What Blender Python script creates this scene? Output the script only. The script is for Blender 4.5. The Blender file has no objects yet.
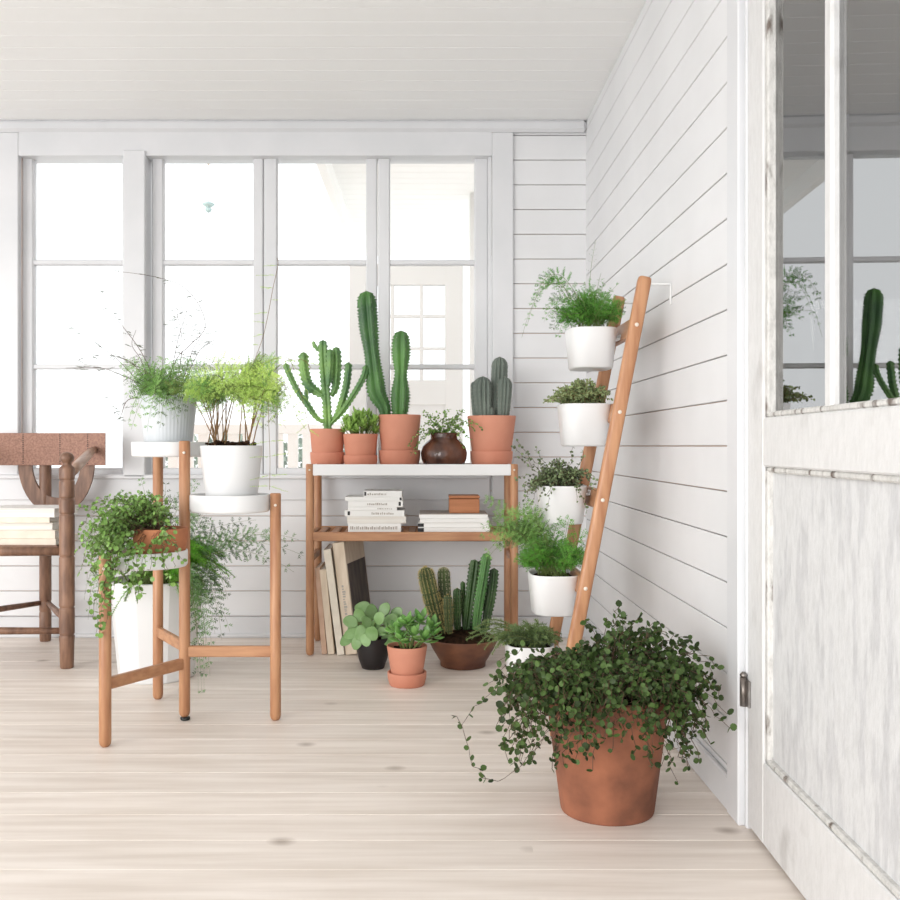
import bpy, math, random
from mathutils import Vector, Matrix
SC = bpy.context.scene
COL = SC.collection
PI = math.pi
F, VX, VY, EYE = 985.0, 425.0, 446.0, 0.785      # focal length in pixels, vanishing point, eye height

def at(px, py, Y):
    """the point that stands at depth Y and is seen at pixel px, py"""
    return Vector(((px-VX)*Y/F, Y, EYE-(py-VY)*Y/F))
def lin(c):
    return tuple(((v/255)/12.92 if v/255 <= .04045 else ((v/255+.055)/1.055)**2.4) for v in c)

# ---------------------------------------------------------------- mesh collector
class MB:
    def __init__(s): s.v, s.f, s.m, s.s = [], [], [], []
    def add(s, vs, fs, mi=0, smooth=False):
        n = len(s.v); s.v.extend([tuple(v) for v in vs])
        for f in fs:
            s.f.append(tuple(i+n for i in f)); s.m.append(mi); s.s.append(smooth)
    def box(s, a, b, mi=0, M=None):
        x0, y0, z0 = a; x1, y1, z1 = b
        vs = [Vector(p) for p in ((x0,y0,z0),(x1,y0,z0),(x1,y1,z0),(x0,y1,z0),(x0,y0,z1),(x1,y0,z1),(x1,y1,z1),(x0,y1,z1))]
        if M is not None: vs = [M @ v for v in vs]
        s.add(vs, ((0,3,2,1),(4,5,6,7),(0,1,5,4),(1,2,6,5),(2,3,7,6),(3,0,4,7)), mi)
    def bbox(s, a, b, r, mi=0, M=None):
        """box with its twelve edges chamfered by r"""
        c = [(a[i]+b[i])/2 for i in range(3)]; h = [(b[i]-a[i])/2 for i in range(3)]
        r = min(r, min(h)*.9)
        vs, idx = [], {}
        for sx in (-1,1):
            for sy in (-1,1):
                for sz in (-1,1):
                    sg = (sx,sy,sz)
                    for k in range(3):
                        p = [c[i]+sg[i]*(h[i] if i == k else h[i]-r) for i in range(3)]
                        idx[(sg,k)] = len(vs); vs.append(Vector(p))
        if M is not None: vs = [M @ v for v in vs]
        fs = []
        for k in range(3):
            u, w = (k+1)%3, (k+2)%3
            for sk in (-1,1):
                q = []
                for su, sw in ((-1,-1),(1,-1),(1,1),(-1,1)):
                    sg = [0,0,0]; sg[k]=sk; sg[u]=su; sg[w]=sw; q.append(idx[(tuple(sg),k)])
                fs.append(q if sk > 0 else q[::-1])
            for su in (-1,1):
                for sw in (-1,1):
                    A, B = [0,0,0], [0,0,0]
                    A[k]=-1; A[u]=su; A[w]=sw; B[k]=1; B[u]=su; B[w]=sw
                    q = [idx[(tuple(A),u)], idx[(tuple(B),u)], idx[(tuple(B),w)], idx[(tuple(A),w)]]
                    fs.append(q if su*sw > 0 else q[::-1])
        for sx in (-1,1):
            for sy in (-1,1):
                for sz in (-1,1):
                    q = [idx[((sx,sy,sz),k)] for k in range(3)]
                    fs.append(q if sx*sy*sz > 0 else q[::-1])
        s.add(vs, fs, mi)
    def loft(s, rings, mi=0, smooth=True, cap0=True, cap1=True):
        n = len(rings[0]); vs = [p for r in rings for p in r]; fs = []
        for i in range(len(rings)-1):
            for j in range(n):
                k = (j+1) % n
                fs.append((i*n+j, i*n+k, (i+1)*n+k, (i+1)*n+j))
        if cap0: fs.append(tuple(range(n))[::-1])
        if cap1: fs.append(tuple((len(rings)-1)*n+j for j in range(n)))
        s.add(vs, fs, mi, smooth)
    def lathe(s, prof, c=(0,0,0), n=40, mi=0, smooth=True, flute=0, nfl=0, cap0=True, cap1=True):
        rings = []
        for r, z in prof:
            ring = []
            for j in range(n):
                t = 2*PI*j/n; q = r*(1+flute*math.cos(nfl*t))
                ring.append((c[0]+q*math.cos(t), c[1]+q*math.sin(t), c[2]+z))
            rings.append(ring)
        s.loft(rings, mi, smooth, cap0, cap1)
    def tube(s, pts, rad, n=6, mi=0, smooth=True):
        pts = [Vector(p) for p in pts]; rings = []
        ref = None
        for i, p in enumerate(pts):
            t = (pts[min(i+1, len(pts)-1)] - pts[max(i-1, 0)])
            t = t.normalized() if t.length > 1e-9 else Vector((0,0,1))
            if ref is None: ref = Vector((0,1,0)) if abs(t.y) < .8 else Vector((1,0,0))
            u = t.cross(ref).normalized(); w = t.cross(u); ref = -w if w.dot(ref) < 0 else w
            u = t.cross(ref).normalized(); w = t.cross(u)
            r = rad[i] if isinstance(rad, (list, tuple)) else rad
            rings.append([p + u*(r*math.cos(2*PI*j/n)) + w*(r*math.sin(2*PI*j/n)) for j in range(n)])
        s.loft(rings, mi, smooth)
    def build(s, name, mats, parent=None, loc=(0,0,0)):
        me = bpy.data.meshes.new(name)
        L = Vector(loc)
        me.from_pydata([(v[0]-L.x, v[1]-L.y, v[2]-L.z) for v in s.v], [], s.f)
        if not isinstance(mats, (list, tuple)): mats = [mats]
        for m in mats: me.materials.append(m)
        me.polygons.foreach_set('material_index', s.m)
        me.polygons.foreach_set('use_smooth', s.s)
        me.update()
        o = bpy.data.objects.new(name, me); COL.objects.link(o)
        o.location = L
        if parent is not None:
            o.parent = parent; o.location = (0,0,0)
        return o

def thing(name, label, cat, loc, group=None):
    o = bpy.data.objects.new(name, None); COL.objects.link(o)
    o.empty_display_size = .05
    o.location = loc; o['label'] = label; o['category'] = cat
    if group: o['group'] = group
    return o
def part(name, mb, mats, th):
    """mesh given in world coordinates, linked as a child of th (any depth of unrotated parents)"""
    L = Vector((0,0,0)); p = th
    while p is not None: L += p.location; p = p.parent
    o = mb.build(name, mats, th, L)
    return o
def tag(o, label, cat, group=None):
    o['label'] = label; o['category'] = cat
    if group: o['group'] = group
    return o
def struct(name, mb, mats, parent=None):
    if parent is None:
        o = mb.build(name, mats); o['kind'] = 'structure'
    else:
        o = part(name, mb, mats, parent)
    return o
def copy_tree(o, parent=None):
    c = o.copy(); COL.objects.link(c)
    if parent is not None: c.parent = parent
    for ch in list(o.children): copy_tree(ch, c)
    return c

# ---------------------------------------------------------------- materials
def mat(name, col, rough=.5, col2=None, nscale=8, stretch=(1,1,1), amount=1.0, bump=0, bscale=40, island=0,
        trans=0, metal=0, spec=.5, detail=4, ramp=(.35,.65)):
    m = bpy.data.materials.new(name); m.use_nodes = True
    nt = m.node_tree; N, Lk = nt.nodes, nt.links
    b = N['Principled BSDF']
    b.inputs['Roughness'].default_value = rough; b.inputs['Metallic'].default_value = metal
    b.inputs['Specular IOR Level'].default_value = spec
    c1 = (*lin(col), 1); b.inputs['Base Color'].default_value = c1
    tc = N.new('ShaderNodeTexCoord'); mp = N.new('ShaderNodeMapping'); mp.inputs['Scale'].default_value = stretch
    Lk.new(tc.outputs['Object'], mp.inputs['Vector'])
    out = None
    if col2:
        nz = N.new('ShaderNodeTexNoise'); nz.inputs['Scale'].default_value = nscale; nz.inputs['Detail'].default_value = detail
        Lk.new(mp.outputs[0], nz.inputs['Vector'])
        cr = N.new('ShaderNodeValToRGB'); cr.color_ramp.elements[0].position = ramp[0]; cr.color_ramp.elements[1].position = ramp[1]
        c2 = (*[a+(c-a)*amount for a, c in zip(lin(col), lin(col2))], 1)
        cr.color_ramp.elements[0].color = c1; cr.color_ramp.elements[1].color = c2
        Lk.new(nz.outputs['Fac'], cr.inputs['Fac']); out = cr.outputs['Color']
    if island:
        g = N.new('ShaderNodeNewGeometry'); hs = N.new('ShaderNodeHueSaturation')
        mr = N.new('ShaderNodeMapRange'); mr.inputs['To Min'].default_value = 1-island; mr.inputs['To Max'].default_value = 1+island
        Lk.new(g.outputs['Random Per Island'], mr.inputs['Value']); Lk.new(mr.outputs[0], hs.inputs['Value'])
        if out: Lk.new(out, hs.inputs['Color'])
        else: hs.inputs['Color'].default_value = c1
        out = hs.outputs['Color']
    if out: Lk.new(out, b.inputs['Base Color'])
    if bump:
        n2 = N.new('ShaderNodeTexNoise'); n2.inputs['Scale'].default_value = bscale; n2.inputs['Detail'].default_value = 6
        bp = N.new('ShaderNodeBump'); bp.inputs['Strength'].default_value = bump; bp.inputs['Distance'].default_value = .004
        Lk.new(mp.outputs[0], n2.inputs['Vector']); Lk.new(n2.outputs['Fac'], bp.inputs['Height']); Lk.new(bp.outputs[0], b.inputs['Normal'])
    if trans:
        tr = N.new('ShaderNodeBsdfTranslucent'); mx = N.new('ShaderNodeMixShader'); mx.inputs[0].default_value = trans
        tr.inputs['Color'].default_value = c1
        if out: Lk.new(out, tr.inputs['Color'])
        Lk.new(b.outputs[0], mx.inputs[1]); Lk.new(tr.outputs[0], mx.inputs[2])
        Lk.new(mx.outputs[0], N['Material Output'].inputs['Surface'])
    return m
def glass(name, tint, refl):
    m = bpy.data.materials.new(name); m.use_nodes = True
    nt = m.node_tree; N, Lk = nt.nodes, nt.links
    N.remove(N['Principled BSDF'])
    t = N.new('ShaderNodeBsdfTransparent'); t.inputs[0].default_value = (*tint, 1)
    g = N.new('ShaderNodeBsdfGlossy'); g.inputs['Roughness'].default_value = .0
    fr = N.new('ShaderNodeFresnel'); fr.inputs['IOR'].default_value = refl
    mx = N.new('ShaderNodeMixShader')
    Lk.new(fr.outputs[0], mx.inputs[0]); Lk.new(t.outputs[0], mx.inputs[1]); Lk.new(g.outputs[0], mx.inputs[2])
    Lk.new(mx.outputs[0], N['Material Output'].inputs['Surface'])
    return m

M = {}
M['board'] = mat('white_board_paint', (226,226,227), .5, (220,220,221), 3, (1,1,1), 1, .06, 60)
M['groove'] = mat('groove_wood', (224,188,164), .9)
M['paint'] = mat('white_gloss_paint', (219,219,221), .38, (212,213,215), 4, (1,1,1), 1, .04, 50)
M['ceiling'] = mat('ceiling_paint', (248,248,247), .7)
M['bamboo_z'] = mat('bamboo_upright', (191,142,104), .42, (165,114,80), 6, (9,9,1.1), 1, .05, 60)
M['bamboo_x'] = mat('bamboo_crosswise', (191,142,104), .42, (165,114,80), 6, (1.1,9,9), 1, .05, 60)
M['bamboo_y'] = mat('bamboo_depthwise', (191,142,104), .42, (165,114,80), 6, (9,1.1,9), 1, .05, 60)
M['coat'] = mat('white_powder_coat', (232,232,232), .35)
M['pot'] = mat('white_pot_glaze', (228,228,228), .3, (223,223,223), 3)
M['potgrey'] = mat('pale_grey_pot', (214,217,220), .5, (200,204,208), 5, (3,3,.6), 1)
M['terra'] = mat('terracotta', (211,146,121), .8, (199,129,104), 5, (1,1,1), 1, .12, 60, detail=6)
M['terra_old'] = mat('old_terracotta', (164,104,76), .85, (112,70,52), 9, (1,1,1), 1, .3, 40, detail=8)
M['claybowl'] = mat('clay_bowl', (202,132,92), .8, (156,98,68), 9, (1,1,1), 1, .3, 40, detail=8)
M['sheenwood'] = mat('brown_wood_painted_sheen', (190,160,140), .35, (158,124,104), 8, (6,1.2,6), 1)  # lighter copy of the chair wood, the arms' gloss reflection put into the colour
M['soil'] = mat('potting_soil', (58,40,28), 1, (28,18,12), 60, (1,1,1), 1, 1.0, 90, spec=.1)
M['brownglaze'] = mat('brown_glaze', (56,34,28), .16, (108,68,50), 14, (1,1,.5), 1, .15, 30, spec=.6)
M['blackpot'] = mat('black_pot', (34,29,30), .45)
M['bowlwood'] = mat('old_copper_brown', (130,84,58), .5, (88,54,42), 9, (1,1,1.6), 1, .2, 30)
M['chairwood'] = mat('turned_brown_wood', (146,110,88), .45, (106,76,60), 8, (6,6,1.2), 1, .1, 50)
M['leather'] = mat('tooled_brown_leather', (168,128,110), .7, (140,104,90), 130, (1,1,1), 1, .5, 150)
M['paper'] = mat('white_paper', (236,233,227), .75, (222,216,206), 3, (1,1,40), 1)
M['card'] = mat('white_book_cover', (240,239,236), .5)
M['cream'] = mat('cream_book_cover', (226,210,190), .7, (212,194,172), 12, (4,4,.8), 1)
M['cream2'] = mat('pale_linen_cover', (236,226,210), .75, (224,214,198), 20)
M['pinkbook'] = mat('dusty_pink_cloth', (205,172,150), .75, (190,156,132), 16)
M['photo'] = mat('dark_photo_plate', (92,78,68), .6, (52,44,38), 9, (3,3,1), 1, detail=8)
M['ink'] = mat('black_ink', (40,38,38), .6)
M['greyink'] = mat('grey_ink', (176,168,160), .7)
M['magblack'] = mat('black_spine_stripe', (24,24,26), .5)
M['boxwood'] = mat('brown_box_wood', (186,122,80), .5, (166,104,66), 7, (1,1,9), 1)
M['steel'] = mat('worn_steel', (165,162,160), .4, (120,112,106), 30, (1,1,1), 1, metal=.8)
M['rubber'] = mat('dark_rubber', (30,34,32), .5)
M['screw'] = mat('pale_screw', (226,214,200), .3)
M['fern'] = mat('fern_green', (128,172,92), .55, None, island=.3, trans=.35)
M['fern_bright'] = mat('fern_bright_green', (184,214,112), .55, None, island=.22, trans=.42)
M['fern_deep'] = mat('fern_deep_green', (104,164,66), .5, None, island=.35, trans=.3)
M['fern_rich'] = mat('foxtail_green', (112,184,54), .5, None, island=.35, trans=.35)
M['fern_dry'] = mat('fern_dark_wisps', (96,104,84), .7, None, island=.3, trans=.1)
M['stem'] = mat('brown_stem', (128,98,64), .8)
M['stem_green'] = mat('green_stem', (112,128,68), .7)
M['stem_dark'] = mat('wiry_dark_stem', (84,62,46), .8)
M['vine'] = mat('vine_leaf_green', (124,160,84), .42, None, island=.45, trans=.25, spec=.5)
M['vine_dark'] = mat('vine_leaf_deep_green', (66,86,44), .5, None, island=.6, trans=.12, spec=.25)
M['vine_light'] = mat('vine_leaf_light_green', (142,174,88), .4, None, island=.3, trans=.3)
M['vine_grey'] = mat('grey_green_vine_leaf', (108,124,86), .45, None, island=.6, trans=.15)
M['thyme'] = mat('thyme_leaf', (140,156,106), .6, None, island=.35, trans=.2)
M['rosemary'] = mat('rosemary_leaf', (124,148,98), .55, None, island=.35, trans=.15)
M['succ'] = mat('succulent_green', (164,204,104), .4, None, island=.2, trans=.2)
M['round_leaf'] = mat('round_leaf_green', (122,162,92), .35, (152,186,130), 18, (1,1,1), 1, island=.2, trans=.12)
M['jade'] = mat('jade_leaf_green', (106,160,78), .3, (140,188,104), 18, (1,1,1), 1, island=.25, trans=.12)
M['euph'] = mat('euphorbia_green', (142,182,98), .45, (74,116,78), 7, (1,1,1), 1)
M['cereus'] = mat('cereus_green', (92,142,66), .4, (46,86,48), 5, (1,1,.7), 1)
M['greycactus'] = mat('grey_cactus', (122,132,122), .6, (92,102,94), 8, (1,1,.8), 1)
M['goldcactus'] = mat('spiny_green_cactus', (84,98,56), .6, (62,76,44), 8)
M['darkcactus'] = mat('dark_green_cactus', (66,98,46), .5, (42,66,34), 7)
M['spine_pale'] = mat('pale_spines', (214,206,176), .6)
M['spine_gold'] = mat('golden_spines', (206,186,124), .6)
M['spine_grey'] = mat('grey_spines', (168,166,156), .6)
M['pane'] = glass('window_glass', (.985,.99,.99), 1.25)
M['doorpane'] = glass('door_glass', (.85,.86,.87), 5.3)
M['outdoor'] = mat('outdoor_white_paint', (219,219,217), .6)
M['porchroof'] = mat('porch_roof_paint', (250,250,248), .6)
M['ground'] = mat('pale_gravel', (246,244,240), .9, (236,234,230), 20)
M['hedgeleaf'] = mat('hedge_leaf', (160,174,162), .6, None, island=.3, trans=.2)
M['lampglass'] = mat('pale_blue_glass', (188,214,214), .2)
M['hall'] = mat('hall_plaster', (218,217,218), .9)

# each fern has ordinary, old (darker) and young (yellower) fronds
def fern_mats(key, stem):
    base = {'fern':(128,172,92),'fern_bright':(184,214,112),'fern_deep':(92,152,56),'foxtail':(112,184,54),'rosemary':(124,148,98),'leafy':(106,146,86)}[key]
    if key+'_set' not in M:
        old = tuple(int(c*.66) for c in base); young = (min(255,int(base[0]*1.12)), min(255,int(base[1]*1.08)), int(base[2]*1.10))
        M[key+'_set'] = [mat(key+'_'+n, c, .55, None, island=.2, trans=.38) for n, c in (('frond',base),('old_frond',old),('young_frond',young))]
    a, b, c = M[key+'_set']
    return [a, M[stem], b, c]
# worn, scratched door paint
def worn(name, paint, dark, thr, stretch, scratch=.5):
    m = mat(name, paint, .55, dark, 4, stretch, 1, .25, 30, detail=10, ramp=(thr, thr+.10))
    nt = m.node_tree; N, Lk = nt.nodes, nt.links
    b = N['Principled BSDF']; src = b.inputs['Base Color'].links[0].from_socket
    tc = N.new('ShaderNodeTexCoord'); mp = N.new('ShaderNodeMapping'); mp.inputs['Scale'].default_value = (14,14,5)
    nz = N.new('ShaderNodeTexNoise'); nz.inputs['Scale'].default_value = 5; nz.inputs['Detail'].default_value = 8; nz.inputs['Roughness'].default_value = .75
    cr = N.new('ShaderNodeValToRGB'); cr.color_ramp.elements[0].position = .42; cr.color_ramp.elements[1].position = .62
    cr.color_ramp.elements[0].color = (1,1,1,1); v = 1-scratch*.32; cr.color_ramp.elements[1].color = (v,v,v*.995,1)
    mx = N.new('ShaderNodeMix'); mx.data_type = 'RGBA'; mx.blend_type = 'MULTIPLY'; mx.inputs['Factor'].default_value = 1
    Lk.new(tc.outputs['Object'], mp.inputs[0]); Lk.new(mp.outputs[0], nz.inputs['Vector']); Lk.new(nz.outputs['Fac'], cr.inputs[0])
    Lk.new(src, mx.inputs['A']); Lk.new(cr.outputs[0], mx.inputs['B']); Lk.new(mx.outputs['Result'], b.inputs['Base Color'])
    return m
M['doorpaint'] = worn('old_door_paint', (218,217,216), (196,194,192), .60, (1,2,1.4), .25)
M['doorpanel'] = worn('scratched_panel_paint', (213,213,213), (200,200,201), .50, (5,9,2.2), .40)
M['doorbead'] = worn('worn_bead_paint', (214,212,208), (112,100,92), .56, (8,8,3), .8)

# whitewashed pine floor with knots
def floor_mat():
    m = mat('whitewashed_pine', (242,232,223), .48, (224,212,201), 5, (.45,6,6), 1, .08, 40, island=.035, detail=8)
    nt = m.node_tree; N, Lk = nt.nodes, nt.links
    b = N['Principled BSDF']; src = b.inputs['Base Color'].links[0].from_socket
    tc = N.new('ShaderNodeTexCoord'); mp = N.new('ShaderNodeMapping'); mp.inputs['Scale'].default_value = (2.3,2.9,1)
    nz = N.new('ShaderNodeTexNoise'); nz.inputs['Scale'].default_value = 2; nz.inputs['Detail'].default_value = 2
    ad = N.new('ShaderNodeMixRGB'); ad.inputs[0].default_value = .06
    vo = N.new('ShaderNodeTexVoronoi'); vo.inputs['Scale'].default_value = 2.1; vo.inputs['Randomness'].default_value = 1
    cr = N.new('ShaderNodeValToRGB'); e = cr.color_ramp.elements
    e[0].position = .03; e[0].color = (.50,.46,.43,1); e[1].position = .15; e[1].color = (1,1,1,1)
    mx = N.new('ShaderNodeMix'); mx.data_type = 'RGBA'; mx.blend_type = 'MULTIPLY'; mx.inputs['Factor'].default_value = .85
    Lk.new(tc.outputs['Object'], mp.inputs[0]); Lk.new(mp.outputs[0], nz.inputs['Vector'])
    Lk.new(mp.outputs[0], ad.inputs[1]); Lk.new(nz.outputs['Color'], ad.inputs[2]); Lk.new(ad.outputs[0], vo.inputs['Vector'])
    sp_ = N.new('ShaderNodeSeparateColor'); gt = N.new('ShaderNodeMath'); gt.operation = 'GREATER_THAN'; gt.inputs[1].default_value = .62
    ml_ = N.new('ShaderNodeMath'); ml_.operation = 'MULTIPLY'; ml_.inputs[1].default_value = .9
    Lk.new(vo.outputs['Color'], sp_.inputs[0]); Lk.new(sp_.outputs[0], gt.inputs[0]); Lk.new(gt.outputs[0], ml_.inputs[0]); Lk.new(ml_.outputs[0], mx.inputs['Factor'])
    Lk.new(vo.outputs['Distance'], cr.inputs[0]); Lk.new(src, mx.inputs['A']); Lk.new(cr.outputs[0], mx.inputs['B'])
    Lk.new(mx.outputs['Result'], b.inputs['Base Color'])
    return m
M['floor'] = floor_mat()

# ---------------------------------------------------------------- shape helpers
def bez(p0, c, p1, n):
    return [p0*(1-t)**2 + c*(2*t*(1-t)) + p1*t*t for t in [i/n for i in range(n+1)]]
def smoothpath(pts, step=.006):
    """Catmull-Rom through points, resampled"""
    P = [pts[0]*2-pts[1]] + list(pts) + [pts[-1]*2-pts[-2]]
    out = []
    for i in range(1, len(P)-2):
        n = max(2, int((P[i+1]-P[i]).length/step))
        for k in range(n):
            t = k/n
            out.append(.5*((2*P[i]) + (P[i+1]-P[i-1])*t + (2*P[i-1]-5*P[i]+4*P[i+1]-P[i+2])*t*t + (-P[i-1]+3*P[i]-3*P[i+1]+P[i+2])*t**3))
    out.append(pts[-1])
    return out
def rv(rng, s=1):
    return Vector((rng.uniform(-s,s), rng.uniform(-s,s), rng.uniform(-s,s)))

def needle(mb, p, d, n, L, w, mi=0):
    s = d.cross(n)
    if s.length < 1e-6: s = Vector((1,0,0))
    s = s.normalized()*w*.5
    mb.add((p-s, p+s, p+d*L), ((0,1,2),), mi)

def frond(mb, p0, p1, arch, width, rng, npin=14, t0=.2, nl=.009, gap=.0036, nw=.0010, stem_r=.0008, normal=None, fill=1.0, mi=0, ms=1):
    """one feathery asparagus-fern frond: a wiry rachis with flat side sprays of fine needles"""
    c = (p0+p1)/2 + arch
    pts = bez(p0, c, p1, 14)
    mb.tube(pts, [stem_r*(1-.6*i/14) for i in range(15)], 4, ms)
    if mi == 0: mi = rng.choice((0,0,2,3))
    npin = max(5, int(npin*.66)); nl *= .78; nw *= 1.3; gap *= .85
    N0 = normal or (Vector((0,-.75,.45)) + rv(rng,.6)).normalized()
    for k in range(npin):
        t = t0 + (1-t0)*(k+rng.uniform(0,.6))/npin
        t = min(t, .995)
        p = p0*(1-t)**2 + c*(2*t*(1-t)) + p1*t*t
        T = ((c-p0)*(1-t) + (p1-c)*t).normalized()
        S = T.cross(N0)
        if S.length < .05: continue
        S.normalize()
        u = (t-t0)/(1-t0)
        prof = min(1, u*4+.35) * (1-u)**.75 + .10
        for sg in (-1, 1):
            if rng.random() > fill: continue
            Lp = width*prof*rng.uniform(.7,1.1)
            D = (S*sg*.85 + T*rng.uniform(.35,.7) + rv(rng,.15)).normalized()
            m = max(2, int(Lp/gap))
            q = Vector(p)
            for j in range(m):
                D = (D + Vector((0,0,-.018))).normalized()
                q = q + D*(Lp/m)
                side = D.cross(N0).normalized()
                for s2 in (-1, 1):
                    nd = (side*s2*rng.uniform(.5,.9) + D*.8 + N0*rng.uniform(-.35,.35)).normalized()
                    needle(mb, q, nd, N0, nl*(1-.5*j/m)*rng.uniform(.7,1.15), nw, mi)
            s = side*.0003
            mb.add((p-s, p+s, q), ((0,1,2),), mi)

def plume(mb, p0, p1, arch, rng, r=.02, gap=.0022, nl=.014, nw=.0012, mi=0, ms=1, per=4, t0=.05):
    """one foxtail-like stem thick with needles all round"""
    if mi == 0: mi = rng.choice((0,0,2,3))
    c = (p0+p1)/2 + arch
    L = (p1-p0).length*1.1; n = max(6, int(L/gap))
    pts = bez(p0, c, p1, 10); mb.tube(pts, .0011, 4, ms)
    for k in range(n):
        t = t0+(1-t0)*k/n
        p = p0*(1-t)**2 + c*(2*t*(1-t)) + p1*t*t
        T = ((c-p0)*(1-t) + (p1-c)*t).normalized()
        for _ in range(per):
            d = rv(rng)
            d = d - T*d.dot(T)
            if d.length < .1: continue
            d = (d.normalized() + T*rng.uniform(.3,.9)).normalized()
            needle(mb, p, d, rv(rng).normalized(), nl*rng.uniform(.6,1.2)*(1 if t < .8 else 1.3-t*.6), nw, mi)

def twig(mb, p, d, L, rng, n=6, nl=.008, nw=.0016, mi=0, ms=1):
    """a short bare twig with a few needles lying close along it"""
    d = d.normalized(); q = p
    for j in range(n):
        q2 = p + d*(L*(j+1)/n) + Vector((0,0,-.02*L*(j/n)**2))
        s = d.cross(Vector((0,1,0))).normalized()*.0004
        mb.add((q-s, q+s, q2), ((0,1,2),), ms)
        for _ in range(2):
            needle(mb, q2, (d*.9+rv(rng,.45)).normalized(), rv(rng).normalized(), nl*rng.uniform(.6,1.2)*(1.15-.7*j/n), nw, mi)
        q = q2

def disc_leaf(mb, c, n, d, L, W, mi=0, fold=.12):
    """a small rounded leaf with a folded midrib; d points to its tip"""
    n = n.normalized(); d = (d - n*d.dot(n))
    if d.length < 1e-4: d = n.orthogonal()
    d.normalize(); s = n.cross(d)
    vs = [c, c+d*(L*.5)-n*(W*fold), c+d*L]
    for sg in (1, -1):
        for a, b in ((.16,.36),(.5,.5),(.82,.34)):
            vs.append(c + d*(L*a) + s*(sg*W*b))
    mb.add(vs, ((0,3,1),(3,4,1),(4,5,1),(5,2,1),(0,1,6),(6,1,7),(7,1,8),(8,1,2)), mi, True)

def sprig(ms, ml, p0, p1, arch, rng, lr=.006, gap=.011, wob=.006, sr=.0006, up=.5, mi=0, start=.08):
    """one wiry stem with small round leaves to both sides"""
    c = (p0+p1)/2 + arch
    L = (c-p0).length + (p1-c).length
    n = max(4, int(L/gap))
    pts = bez(p0, c, p1, n)
    pts = [pts[0]] + [p + rv(rng, wob) for p in pts[1:]]
    ms.tube(pts, sr, 4)
    for i in range(1, len(pts)):
        if i/n < start: continue
        T = (pts[i]-pts[i-1])
        if T.length < 1e-6: continue
        T.normalize()
        for sg in ((-1,1) if rng.random() < .35 else (rng.choice((-1,1)),)):
            nn = (Vector((0,-.4,up)) + rv(rng,1.0))
            d = (T.cross(nn).normalized()*sg + T*.5 + rv(rng,.3))
            l = lr*2*rng.uniform(.65,1.2)
            disc_leaf(ml, pts[i], nn, d, l, l*.95, mi)

def fat_leaf(mb, base, d, n, L, W, th, cup=.25, nu=9, nv=8, mi=0, rng=None, tip=.9):
    """a thick fleshy leaf: a flattened, cupped body of rings along d"""
    n = (n - d*n.dot(d)).normalized(); d = d.normalized(); s = d.cross(n)
    rings = []
    for i in range(nu+1):
        t = i/nu
        w = W*.5*max(.05, math.sin(PI*min(1,(t*.92+.05))**tip))
        if tip < .85: w = W*.5*max(.05, math.sin(PI*min(1,(t*.93+.04))**.85))**.6
        h = th*.5*max(.15, math.sin(PI*min(1,t*.9+.07)))
        c = base + d*(L*t) + n*(L*cup*t*t)
        rings.append([c + s*(w*math.cos(2*PI*j/nv)) + n*(h*math.sin(2*PI*j/nv) + cup*.5*w*math.cos(2*PI*j/nv)**2) for j in range(nv)])
    mb.loft(rings, mi, True)

def column(mb, pts, R, nrib, depth, notch=0, lam=.02, sharp=1.0, ph=0, spmb=None, sp=.006, spn=3, spgap=None, rng=None, base_taper=.85, tip=1.0, mi=0):
    """ribbed cactus column along a path; R is the radius or a function of t"""
    P = smoothpath(pts, .005); n = len(P)
    s = [0]
    for i in range(1, n): s.append(s[-1]+(P[i]-P[i-1]).length)
    tot = s[-1]; rings = []
    m = nrib*6; frames = []
    for i in range(n):
        T = (P[min(i+1,n-1)]-P[max(i-1,0)]).normalized()
        u = T.cross(Vector((0,1,0))).normalized(); w = T.cross(u)
        t = s[i]/tot
        r = R(t) if callable(R) else R
        e = tot-s[i]; dome = r*1.15*tip
        if e < dome: r *= max(.05, math.sqrt(max(0, 1-(1-e/dome)**2)))
        if s[i] < r: r *= base_taper+(1-base_taper)*s[i]/max(r,1e-5)
        ring = []
        for j in range(m):
            a = 2*PI*j/m + ph
            k = (.5+.5*math.cos(nrib*(a-ph)))**sharp
            q = r*(1-depth*(1-k))*(1+notch*k*math.sin(2*PI*s[i]/lam))
            ring.append(P[i] + u*(q*math.cos(a)) + w*(q*math.sin(a)))
        rings.append(ring); frames.append((T,u,w,r))
    mb.loft(rings, mi, True)
    if spmb is not None:
        g = spgap or lam; x = g*.5
        i = 0
        while x < tot:
            while i < n-1 and s[i] < x: i += 1
            T,u,w,r = frames[i]
            for k in range(nrib):
                a = 2*PI*k/nrib+ph
                o = u*math.cos(a)+w*math.sin(a)
                p = P[i]+o*r*.99
                for _ in range(spn):
                    d = (o + rv(rng,.9) + T*.2).normalized()
                    needle(spmb, p, d, rv(rng).normalized(), sp*rng.uniform(.5,1.2), .0011)
            x += g

def soil_mb(c, r, h=.006, rng=None, lumps=26):
    mb = MB()
    mb.lathe([(r*.999,-.004),(r*.97,.0),(r*.6,h*.7),(r*.2,h),(.001,h)], c, 24)
    for _ in range(lumps):
        a = rng.uniform(0,2*PI); q = r*math.sqrt(rng.random())*.9; z = rng.uniform(.0,h)
        k = rng.uniform(.004,.009)*min(1, r/.06)
        p = Vector((c[0]+q*math.cos(a), c[1]+q*math.sin(a), c[2]+z))
        M_ = Matrix.Translation(p) @ Matrix.Rotation(rng.uniform(0,3),4,'Z') @ Matrix.Rotation(rng.uniform(0,3),4,'X')
        mb.bbox((-k,-k*.7,-k*.6),(k,k*.7,k*.6), k*.35, 0, M_)
    return mb

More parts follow.
